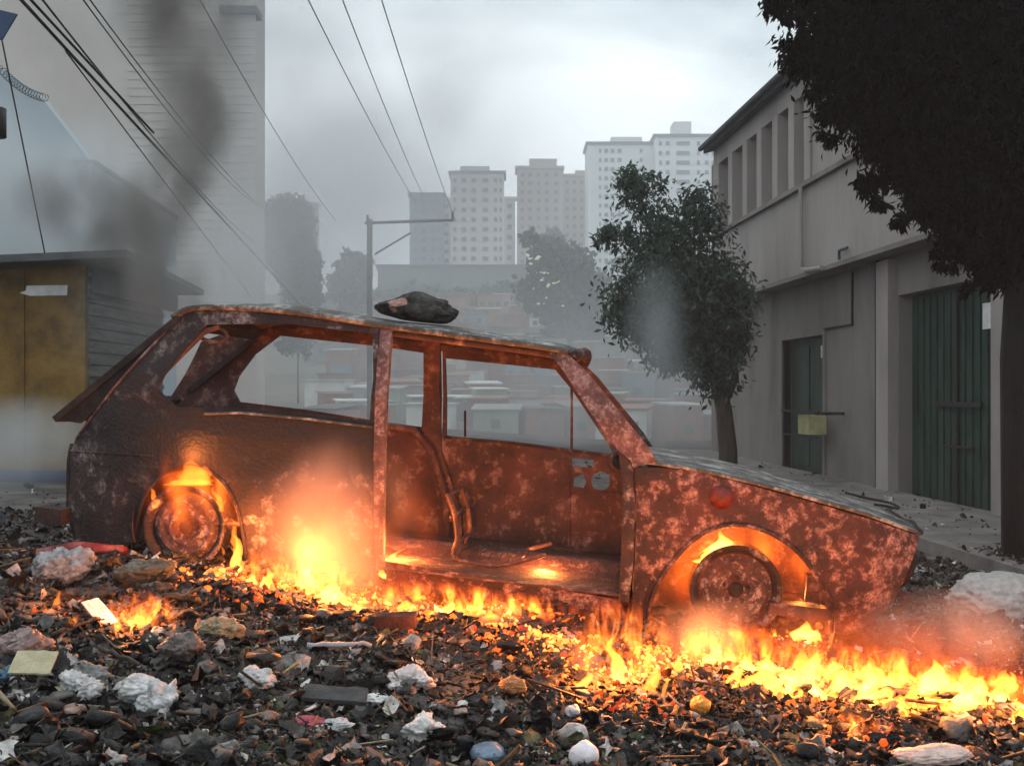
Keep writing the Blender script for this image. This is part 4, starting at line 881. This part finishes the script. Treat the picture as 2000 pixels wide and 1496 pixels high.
mixed = pal([50, 15, 12, 9, 8, 3, 1.2, .8], [(.012, .011, .011), (.05, .045, .04), (.12, .10, .085), (.30, .28, .26), (.62, .61, .60), (.07, .09, .02), (.35, .05, .06), (.05, .10, .22)])
dark = pal([60, 20, 12, 8], [(.010, .009, .009), (.035, .03, .028), (.09, .075, .06), (.22, .20, .18)])
ochre = pal([3, 2, 2, 2, 1], [(.22, .17, .08), (.14, .15, .05), (.34, .30, .20), (.30, .14, .05), (.45, .40, .22)])
green = pal([5, 3, 2], [(.07, .10, .02), (.14, .15, .04), (.10, .07, .03)])
V, Fq, c = strew([(T_bag, 1300, .03, .10, dark, 1.3, .5), (T_bag, 300, .02, .07, mixed, 1.3, .5), (T_bag, 260, .04, .11, pal([3, 2, 1, 1], [(.22, .21, .2), (.45, .44, .43), (.30, .2, .16), (.12, .14, .06)]), 1.3, .5), (T_chunk, 38000, .008, .034, dark, 1.3, 2), (T_scrap, 20000, .012, .05, mixed, 1.3, 1.3), (T_scrap, 1500, .03, .08, mixed, 1.3, 1.6), (T_scrap, 2500, .03, .07, dark, 1.3, 1.6), (T_stick, 2500, .015, .06, dark, 1.2, .8), (T_stick, 2600, .012, .05, mixed, 1.3, .5), (T_leaf, 12000, .012, .04, mixed, 1.2, 1.4), (T_scrap, 9000, .008, .028, pal([3, 3, 2, 2], [(.5, .49, .47), (.26, .25, .23), (.75, .75, .74), (.20, .21, .08)]), 1.3, 1.6), (T_scrap, 700, .03, .075, pal([2, 2, 1, 1], [(.6, .6, .58), (.32, .30, .28), (.4, .28, .22), (.22, .22, .10)]), 1.3, 1.4), (T_leaf, 3500, .02, .05, green, 1.2, 1.2), (T_scrap, 5000, .010, .035, ochre, 1.2, 1.5), (T_stick, 1200, .02, .09, ochre, 1.2, .8)], lambda d: d > .05 + .12 * rng.random(len(d)))
tag(np_mesh('litter', V, Fq, M['litter'], c, smooth=True), kind='stuff')
_sc = scatter
def scatter(n, lo=8.4, hi=22, pw=1.3): return _sc(n, lo, hi, pw)
V, Fq, c = strew([(T_chunk, 2200, .010, .035, pal([4, 3, 2], [(.10, .09, .085), (.2, .19, .18), (.04, .035, .03)]), 1.2, 2), (T_scrap, 700, .03, .09, mixed, 1.2, 1)], lambda d: d > .3)
tag(np_mesh('street_grit', V, Fq, M['litter'], c, smooth=True), kind='stuff'); scatter = _sc
def hot(k, d):
    h = np.clip(1.15 - d / .42, 0, 1) * rng.random(k) ** .8
    return np.clip(np.c_[h * 4.0, h ** 1.9 * 1.25, h ** 3.6 * .3], 0, 6)
m, t, N, L = newmat('glowing_ember'); o_ = N('ShaderNodeOutputMaterial'); bb = N('ShaderNodeBsdfPrincipled'); at = N('ShaderNodeAttribute', attribute_name='col')
bb.inputs['Base Color'].default_value = (.03, .02, .018, 1); bb.inputs['Roughness'].default_value = .9; L(at.outputs['Color'], bb.inputs['Emission Color']); bb.inputs['Emission Strength'].default_value = .7; L(bb.outputs[0], o_.inputs[0])
V, Fq, c = strew([(T_chunk, 60000, .008, .034, hot, 1.1, 2), (T_scrap, 16000, .010, .036, hot, 1.1, 1.2)], lambda d: rng.random(len(d)) < np.clip(1.15 - d / .33, 0, 1))
em = np_mesh('embers', V, Fq, m, c); tag(em, kind='stuff')

# individual pieces of rubbish
def crumple(name, px, py, w, h, d, cols, label, cat, amp=.28, seed=0, fold=3.0, squash=1, rough=.6):
    p = gpos(px, py); t = p.y; W_, H_ = w / F * t * .46, h / F * t * .42; D_ = d
    bm = bmesh.new(); bmesh.ops.create_icosphere(bm, subdivisions=5, radius=1); sv = Vector((seed * 7.1, seed * 3.3, 0))
    for v in bm.verts:
        c = v.co.copy(); w_ = c + Vector((noise.noise(c * 2 + sv), noise.noise(c * 2 - sv), noise.noise(c * 2 + sv * 2))) * .5
        n_ = amp * 1.3 * noise.noise(c * fold * .4 + sv) + amp * 1.1 * (.28 - abs(noise.noise(w_ * fold * .8 + sv))) + amp * .5 * (.25 - abs(noise.noise(w_ * fold * 2.0 + sv))) + amp * .35 * (.2 - abs(noise.noise(w_ * fold * 4.5)))
        c = c * (1 + n_); v.co = (c.x * W_, c.y * D_, max(c.z, -.75) * H_ * (1 + .35 * noise.noise(Vector((c.x * 1.3, c.y * 1.3, seed)))))
    me = bpy.data.meshes.new(name); bm.to_mesh(me); bm.free(); me.materials.append(mat(name + '_skin', cols, 30 if w > 60 else 60, .45, .35, 40))
    me.polygons.foreach_set('use_smooth', [True] * len(me.polygons))
    o = bpy.data.objects.new(name, me); COL.objects.link(o); o.location = (p.x, p.y, p.z + H_ * .72); o.rotation_euler = (0, random.uniform(-.12, .12), random.uniform(-.3, .3)); return tag(o, label, cat)
WH = [(.26, .255, .25), (.56, .56, .55)]
crumple('plastic_bag', 275, 1370, 115, 62, .055, WH, 'long white plastic bundle lying in the left foreground litter', 'bag', .26, 1, 2.2)
crumple('crumpled_paper', 500, 1345, 68, 52, .05, WH, 'small bright white crumpled paper ball, centre left litter', 'paper', .4, 2)
crumple('plastic_bag', 800, 1350, 95, 55, .06, [(.40, .33, .33), (.62, .56, .55)], 'crumpled pinkish white bag in front of the car door opening', 'bag', .45, 3)
crumple('paper_cup', 1140, 1500, 64, 62, .04, [(.6, .55, .57), (.7, .66, .68)], 'smooth round pale cup at the bottom edge of the picture', 'cup', .04, 4, 1)
crumple('refuse_sack', 1945, 1205, 190, 110, .22, [(.26, .25, .24), (.38, .37, .36)], 'big grey dusty sack beside the car nose at right', 'sack', .22, 5, 2.2)
crumple('refuse_sack', 285, 1140, 120, 60, .12, [(.02, .018, .014), (.10, .09, .06)], 'dark olive sack in front of the rear wheel', 'sack', .3, 6)
crumple('refuse_sack', 120, 1135, 105, 85, .10, [(.10, .10, .105), (.30, .30, .31)], 'crumpled grey bag at the far left of the heap', 'sack', .45, 7)
crumple('refuse_sack', 45, 1285, 105, 75, .09, [(.10, .07, .065), (.22, .15, .14)], 'brownish pink bag at the left edge of the litter', 'sack', .3, 8)
crumple('food_scrap', 430, 1245, 80, 52, .06, [(.14, .10, .05), (.28, .22, .13)], 'tan brown crumpled lump just below the left flames', 'scrap', .35, 9)
crumple('food_scrap', 355, 1290, 85, 62, .06, [(.06, .045, .04), (.14, .11, .10)], 'dull brown lump right of the left ground flame', 'scrap', .3, 10)
crumple('orange_peel', 1368, 1390, 42, 42, .03, [(.45, .17, .02), (.65, .28, .04)], 'round orange lump before the front flames', 'fruit', .15, 11)
crumple('food_scrap', 1000, 1350, 55, 36, .04, [(.25, .09, .03), (.42, .18, .05)], 'orange brown scrap between bag and flames', 'scrap', .3, 12)
crumple('plastic_bag', 1820, 1490, 150, 42, .06, [(.40, .28, .24), (.58, .45, .40)], 'flat pinkish beige bag at the bottom right', 'bag', .25, 13)
crumple('paper_scrap', 155, 1455, 70, 60, .05, WH, 'torn white paper scrap at lower left', 'paper', .55, 14)
crumple('paper_scrap', 310, 1450, 70, 70, .05, [(.3, .3, .3), (.55, .55, .55)], 'greyish ragged paper heap at lower left of the red cloth', 'paper', .6, 15)
crumple('red_cloth', 600, 1450, 105, 30, .05, [(.20, .015, .03), (.42, .05, .08)], 'crumpled crimson red cloth on the foreground litter', 'cloth', .3, 16)
crumple('blue_container', 952, 1500, 75, 40, .06, [(.05, .09, .14), (.16, .22, .28)], 'dull blue plastic container at the bottom edge', 'container', .12, 17, 1.2)
crumple('blue_rag', 20, 1378, 38, 32, .03, [(.02, .08, .14), (.05, .16, .24)], 'small blue rag at the left edge', 'rag', .35, 18)
crumple('stone', 1118, 1400, 32, 28, .03, [(.35, .33, .33), (.5, .48, .48)], 'small pale stone in front of the middle flames', 'stone', .15, 19)
crumple('stone', 308, 1250, 34, 30, .03, [(.35, .20, .14), (.5, .34, .26)], 'rounded pinkish stone under the left ground flame', 'stone', .14, 20)
crumple('paper_scrap', 820, 1440, 70, 55, .05, [(.45, .44, .42), (.66, .65, .62)], 'pointed white paper scrap right of the red cloth', 'paper', .6, 21)
crumple('refuse_sack', 170, 1340, 80, 55, .06, [(.08, .085, .08), (.2, .21, .2)], 'grey green crumpled bag above the white bundle', 'sack', .4, 22)
crumple('plastic_bag', 655, 1425, 60, 24, .03, WH, 'flat white plastic scrap just above the red cloth', 'bag', .4, 23)
crumple('plastic_bag', 730, 1375, 60, 24, .03, [(.5, .5, .48), (.7, .7, .68)], 'small white film scrap under the pinkish bag', 'bag', .5, 24)
def slab(name, px, py, w, h, th, cols, label, cat, rz=0, tilt=0, dep=.08):
    p = gpos(px, py); t = p.y; b = MB(); n = 6; V = []
    for j in range(4):
        for i in range(n + 1): V.append(Vector(((i / n - .5) * w / F * t, (j / 3 - .5) * dep, .006 * noise.noise(Vector((i * .7, j * .9, px))))))
    Fc = [(j * (n + 1) + i, j * (n + 1) + i + 1, (j + 1) * (n + 1) + i + 1, (j + 1) * (n + 1) + i) for j in range(3) for i in range(n)]; k = len(V)
    rim = [i for i in range(n + 1)] + [(n + 1) * j + n for j in (1, 2, 3)] + [3 * (n + 1) + i for i in range(n - 1, -1, -1)] + [(n + 1) * j for j in (2, 1)]
    b.add(V + [v - Vector((0, 0, th)) for v in V], Fc + [tuple(i + k for i in f[::-1]) for f in Fc] + [(rim[i], rim[(i + 1) % len(rim)], rim[(i + 1) % len(rim)] + k, rim[i] + k) for i in range(len(rim))])
    o = b.build(name, mat(name + '_face', cols, 20, .8, .4), None); o.location = p + Vector((0, 0, th + .025 + h / F * t * .3)); o.rotation_euler = (R(tilt), R(random.uniform(-6, 6)), R(rz)); return tag(o, label, cat)
slab('cardboard_sheet', 65, 1365, 78, 30, .006, [(.30, .27, .16), (.42, .38, .25)], 'flat yellowish cardboard piece at the left edge', 'cardboard', 6, 28, .09)
slab('charred_board', 772, 1250, 80, 34, .05, [(.02, .008, .007), (.09, .03, .02)], 'dark reddish charred board near the fire bed', 'board', -6, 10, .05)
slab('plastic_tray', 655, 1385, 125, 24, .012, [(.02, .02, .02), (.06, .06, .06)], 'dark flat tray below the grey pipe', 'tray', 4, 12, .09)
slab('white_card', 195, 1215, 42, 12, .004, [(.5, .42, .42), (.66, .6, .6)], 'thin pale card leaning left of the left ground flame', 'card', 60, 40, .12)
def stick(name, p0, p1, r_, m_, label, cat, up_=.03):
    A = gpos(*p0); C_ = gpos(*p1); b = MB(); n = 8
    b.tube([A.lerp(C_, i / n) + Vector((0, 0, up_ + .012 * noise.noise(Vector((i * .8, p0[0], 0))))) for i in range(n + 1)], 0, 7, rs=[r_ * (1 - .3 * i / n) for i in range(n + 1)])
    return tag(b.build(name, m_, None, True), label, cat)
stick('grey_pipe', (600, 1282), (725, 1276), .011, mat('grey_plastic', [(.16, .19, .22), (.26, .29, .32)], 10, .5), 'slim grey plastic pipe lying across the centre litter', 'pipe')
stick('branch', (100, 1262), (195, 1225), .007, M['bark'], 'bare twig left of the left ground flame', 'twig')
stick('branch', (190, 1282), (272, 1318), .007, M['bark'], 'bare twig pointing at the white bundle', 'twig')
stick('branch', (400, 1345), (590, 1338), .005, M['bark'], 'long thin twig behind the white paper ball', 'twig')


# ---------------------------------------------------------------- fire
def tongue(bm, x, y, z, w, h, lean, seed, flat=.6, n=12, K=12):
    rows_ = []; sv = seed * 3.7
    for k in range(K + 1):
        u = k / K; r_ = w * .5 * (math.sin(PI * min(1, .18 + u * .82)) ** .8) * (1 - u) ** .85 * 1.25 * (1 + .4 * noise.noise(Vector((u * 4, sv, 1))))
        if k == 0: r_ = w * .22
        if k == K: r_ = .0006
        cx_ = lean * h * u * u + h * .3 * noise.noise(Vector((u * 3.6, sv, 0))) * u * 1.5; cy__ = h * .1 * noise.noise(Vector((u * 2.5, sv, 7))) * u
        row = []
        for j in range(n):
            a = 2 * PI * j / n; q = r_ * (1 + .55 * noise.noise(Vector((math.cos(a) * 1.3, math.sin(a) * 1.3 + sv, u * 5))))
            row.append(bm.verts.new((x + cx_ + q * math.cos(a), y + cy__ + q * flat * math.sin(a), z + h * u)))
        rows_.append(row)
    for k in range(K):
        for j in range(n): bm.faces.new((rows_[k][j], rows_[k][(j + 1) % n], rows_[k + 1][(j + 1) % n], rows_[k + 1][j]))
    bm.faces.new(rows_[0][::-1]); bm.faces.new(rows_[K])
DG = None
def flame(pos, tongues, m_, label, lamp=0, vox=.007, lz=.12, seed=0, name='flame'):
    """tongues: (dx, dz, width, height, lean) in metres, fused into one closed skin"""
    bm = bmesh.new()
    for i, tg_ in enumerate(tongues):
        dx, dz, w, h, ln = tg_[:5]; dy = tg_[5] if len(tg_) > 5 else 0
        tongue(bm, dx, dy, dz - .02, w, h, ln, seed + i * 1.3 + pos.x * 5)
    me = bpy.data.meshes.new(name); bm.to_mesh(me); bm.free(); o = bpy.data.objects.new(name, me); COL.objects.link(o)
    if len(tongues) > 1:
        md = o.modifiers.new('r', 'REMESH'); md.mode = 'VOXEL'; md.voxel_size = vox
        dg = bpy.context.evaluated_depsgraph_get(); me2 = bpy.data.meshes.new_from_object(o.evaluated_get(dg)); o.modifiers.clear(); o.data = me2; bpy.data.meshes.remove(me); me = me2; me.name = name
    me.materials.clear(); me.materials.append(m_); o.location = pos; tag(o, label, 'flame', 'flames of the fire')
    if lamp:
        l = bpy.data.lights.new('fire_glow', 'POINT'); l.energy = lamp * .85; l.color = (1, .27, .055); l.shadow_soft_size = .07; lo_ = bpy.data.objects.new('fire_glow', l); COL.objects.link(lo_); lo_.parent = o; lo_.location = (0, 0, lz)
    return o
fr = random.Random(11)
def cf(x, y, ly): a, c = Lp(x, y, off=ly); return CW(a, ly, c).y
def fl(px, py, w, h, m_, label, n=3, lamp=0, lean=.1, name='flame', d=None):
    p = gpos(px, py) if d is None else P(px, py, d); k = p.y / F; w *= k; h *= k
    tg_ = [(0, 0, w * .55, h, lean, 0)]
    for i in range(n - 1):
        q = fr.uniform(-.6, .6); tg_.append((q * w, 0, w * fr.uniform(.14, .5), h * fr.uniform(.2, .85) ** 1.2, fr.uniform(-.6, .7), fr.uniform(-.08, .06)))
    if n > 2: tg_.append((0, -.01, w * .95, h * .28, 0, 0))
    return flame(p, tg_, m_, label, lamp, .006, min(.16, h * .8), px, name)
HOT, MID, RED = M['flame_hot'], M['flame'], M['flame_red']
# along the sill
fl(462, 1118, 46, 110, HOT, 'tall flame licking up right of the rear wheel', 4, 14, -.1)
fl(520, 1150, 60, 60, HOT, 'flame at the foot of the dark heap behind the rear wheel', 4)
fl(600, 1150, 50, 90, HOT, 'pointed twin flame in front of the rear quarter panel', 3, 16)
fl(648, 1175, 90, 58, HOT, 'white hot flame patch below the rear quarter panel', 5, 16)
fl(564, 1140, 40, 50, MID, 'small flame between the wheel and the pointed twin flame', 3)
fl(700, 1200, 90, 34, HOT, 'low bright flame left of the door pillar', 5, 8)
fl(770, 1118, 60, 66, HOT, 'bright flame at the foot of the door pillar', 4, 40, d=cf(770, 1112, .3))
fl(790, 1192, 90, 34, MID, 'low flames under the rear end of the sill', 5, 6)
fl(872, 1200, 90, 34, HOT, 'low flames under the middle of the sill', 5, 8)
fl(960, 1212, 80, 30, MID, 'low flames under the front half of the sill', 5, 4)
fl(1040, 1240, 70, 30, MID, 'faint flames between sill and open litter', 4)
# wheel arches
fl(303, 985, 30, 60, MID, 'flame curling left of the rear wheel top', 2, 0, -.3, d=cf(300, 985, .03))
fl(372, 935, 110, 56, RED, 'deep red flame above the rear wheel', 4, 6, .0, d=cf(370, 950, -.03))
fl(428, 990, 34, 70, MID, 'orange flame at the right shoulder of the rear wheel', 2, 5, -.3, d=cf(432, 985, .05))
fl(460, 1075, 30, 100, MID, 'flame rising along the right side of the rear arch', 2, 6, -.2, d=cf(462, 1060, .06))
fl(1400, 1088, 110, 66, HOT, 'bright yellow flame on top of the front wheel', 5, 48, .25, d=cf(1400, 1088, .2))
fl(1582, 1190, 56, 36, HOT, 'small bright flame on the axle beam', 4, 26, d=cf(1582, 1190, .2))
fl(1572, 1250, 100, 52, HOT, 'bright flame under the right foot of the front arch', 5, 12)
fl(1065, 1142, 56, 38, MID, 'small flame inside the cabin behind the sill', 4, 34, d=cf(1065, 1142, .5))
# middle group
fl(1208, 1332, 46, 150, HOT, 'tallest slender flame before the front fender', 3, 18, -.15)
fl(1140, 1350, 56, 66, HOT, 'squat pyramid flame left of the tallest one', 3, 8)
fl(1275, 1350, 44, 100, HOT, 'forked flame right of the tallest one', 3, 8, .1)
fl(1320, 1312, 46, 52, HOT, 'small flame at the start of the right hand fire bed', 3)
fl(1395, 1295, 90, 62, HOT, 'broad flame at the left end of the right hand fire bed', 5, 14)
fl(1455, 1312, 90, 44, HOT, 'low bright flame below the front wheel', 5)
n_ = 0
wh = ['first', 'second', 'third', 'fourth', 'fifth', 'sixth', 'seventh', 'eighth', 'ninth', 'tenth', 'eleventh', 'twelfth']
for i in range(11):
    x = 1490 + i * 50 + fr.uniform(-18, 18); fl(x, 1352 + i * 4.5 + fr.uniform(-14, 12), fr.uniform(80, 140), fr.choice((46, 62, 70, 84, 112)) * (1 if i < 8 else .75), HOT, f'{wh[i]} flame from the left in the front row of the right hand fire bed', 8, 14 if i % 3 == 1 else 0)
for i in range(8):
    x = 1500 + i * 66; fl(x, 1316 + i * 5 + fr.uniform(-4, 4), 100, fr.uniform(50, 74), MID, f'{wh[i]} flame from the left in the rear row of the right hand fire bed', 5)
fl(1980, 1340, 24, 64, HOT, 'thin leaning flame at the right edge', 2, 4, -.3)
fl(1450, 1378, 36, 34, HOT, 'small yellow flame in front of the fire bed left end', 3)
fl(1300, 1385, 22, 42, MID, 'thin orange flame below the forked flame', 2)
fl(1660, 1432, 80, 34, HOT, 'detached bright flame patch before the fire bed', 5, 8)
fl(1640, 1455, 70, 20, MID, 'faint flame lowest in the right foreground', 4)
# left and centre small ones
fl(104, 1188, 26, 56, MID, 'small upright orange flame at far left', 2, 3, .35)
fl(262, 1232, 90, 52, MID, 'broad orange flame on the left litter', 4, 8, .2)
fl(305, 1210, 34, 66, HOT, 'curling flame tip right on the left litter', 2, 3, .3)
fl(525, 1262, 26, 24, MID, 'tiny flame left of centre in the litter', 2)
fl(555, 1270, 20, 20, MID, 'tiniest flame beside the grey pipe', 2)
fl(828, 1260, 28, 24, HOT, 'tiny flame beside the charred board', 2, 2)
fl(930, 1342, 30, 34, MID, 'small flame in the litter right of the pinkish bag', 3, 2)
stick('glowing_wire', (1900, 1215), (1912, 1240), .006, (lambda mm: mm)(mat('x_wire', [(.1, .02, .01), (.2, .05, .02)])), 'thin bent wire beside the grey sack', 'wire')


# ---------------------------------------------------------------- smoke
def puff(m_, px, py, t, rx, ry, ry_depth, rot=0):
    k = t / F; bm = bmesh.new(); bmesh.ops.create_icosphere(bm, subdivisions=3, radius=1.02); me = bpy.data.meshes.new('smoke'); bm.to_mesh(me); bm.free(); me.materials.append(m_)
    o = bpy.data.objects.new('smoke', me); COL.objects.link(o); o.location = P(px, py, t); o.scale = (rx * k, ry_depth, ry * k); o.rotation_euler.y = R(rot); return tag(o, kind='stuff')
SD = volmat('smoke_dark', 9, (.30, .29, .28), nscale=3.2, thr=.40, gain=4.0, stretch=(1, 1, .6)); SD.cycles.volume_step_rate = .5
SG = volmat('smoke_grey', .42, (.58, .59, .60), nscale=.55, thr=.36, gain=3)
SW = volmat('smoke_warm', 3.6, (.72, .60, .56), nscale=3.4, thr=.38, gain=3.2); SW.cycles.volume_step_rate = .5
SL = volmat('smoke_light', 2.0, (.62, .66, .68), nscale=1.0, thr=.38, gain=3)
SM = volmat('smoke_mid', .10, (.36, .38, .40), nscale=.22, thr=.34, gain=3.5, stretch=(1, 1, 1)); SM.cycles.volume_step_rate = .7
puff(SM, 760, 230, 38, 520, 330, 9)
puff(SM, 420, -40, 36, 420, 260, 8)
puff(SD, 310, 560, 6.5, 110, 110, .35, 0)
puff(SD, 300, 430, 6.7, 95, 150, .4, 10)
puff(SD, 365, 300, 6.9, 85, 150, .45, 22)
puff(SD, 395, 170, 7.2, 100, 170, .5, 5)
puff(SD, 350, 10, 7.6, 150, 170, .6, -10)
puff(SD, 190, 420, 8.0, 190, 110, .4, 20)
puff(SL, 430, 520, 8.5, 150, 200, 1.0)
puff(SG, 420, 640, 9.5, 330, 230, 1.6)
puff(SG, 620, 420, 14, 420, 330, 4.0)
puff(SG, 1080, 760, 26, 620, 230, 4.0)
puff(SL, 1290, 690, 15.2, 90, 200, .7)
puff(SL, 60, 880, 9.0, 190, 120, 1.2)
puff(SW, 650, 1040, CO.y - .16, 190, 220, .26, 30)
puff(SL, 60, 420, 16, 300, 260, 2.5)
puff(SW, 1420, 1240, CO.y - .55, 260, 80, .22)
puff(SW, 1850, 1230, CO.y - .3, 200, 90, .3)


def gas(m_, px, py, t, rx, ry, dep, label, rot=0, cat='flame'):
    o = puff(m_, px, py, t, rx, ry, dep, rot); o.name = 'flame_or_firelight_veil'; o['kind'] = 'thing'; return tag(o, label, 'fire', 'veils of burning gas')
def gy(px, py): return gpos(px, py).y
F1, F2 = M['fire'], M['firelight_haze']
gas(F1, 1700, 1322, gy(1700, 1340), 400, 66, .18, 'long ragged band of burning gas over the right hand fire bed', 6)
gas(F1, 1420, 1268, gy(1420, 1295), 130, 62, .14, 'burning gas at the left end of the right hand fire bed')
gas(F1, 1215, 1262, gy(1215, 1325), 120, 105, .10, 'torn burning gas around the tallest slender flame')
gas(F1, 620, 1140, gy(620, 1165), 200, 58, .10, 'burning gas below the rear quarter panel', 14)
gas(F1, 900, 1180, gy(900, 1200), 260, 42, .12, 'thin burning gas along the sill', 5)
gas(M['fire_arch'], 400, 960, cf(395, 980, .03), 125, 115, .09, 'burning gas around the rear wheel')
gas(M['fire_arch'], 1445, 1110, cf(1445, 1110, .22), 190, 110, .14, 'deep orange emissive haze drawn as firelight inside the front wheel arch')  # added emission stands for firelight on the wheelhouse lining
gas(F2, 700, 1060, cf(690, 1060, -.14), 210, 120, .11, 'soft emissive haze drawn as firelit smoke in front of the rear quarter panel', -20)  # this veil and the next two paint the fire's glow as emission
gas(F2, 760, 1170, gy(760, 1190) + .1, 420, 60, .2, 'emissive orange haze drawn as firelight along the sill', 6)
gas(F2, 1720, 1290, gy(1720, 1340) + .1, 420, 110, .3, 'emissive orange haze drawn as firelight above the right hand fire bed', 6)
gas(F1, 275, 1205, gy(270, 1230), 80, 56, .08, 'burning gas on the left litter')
gas(F1, 1660, 1425, gy(1660, 1432), 100, 34, .08, 'burning gas over the detached patch in the right foreground')
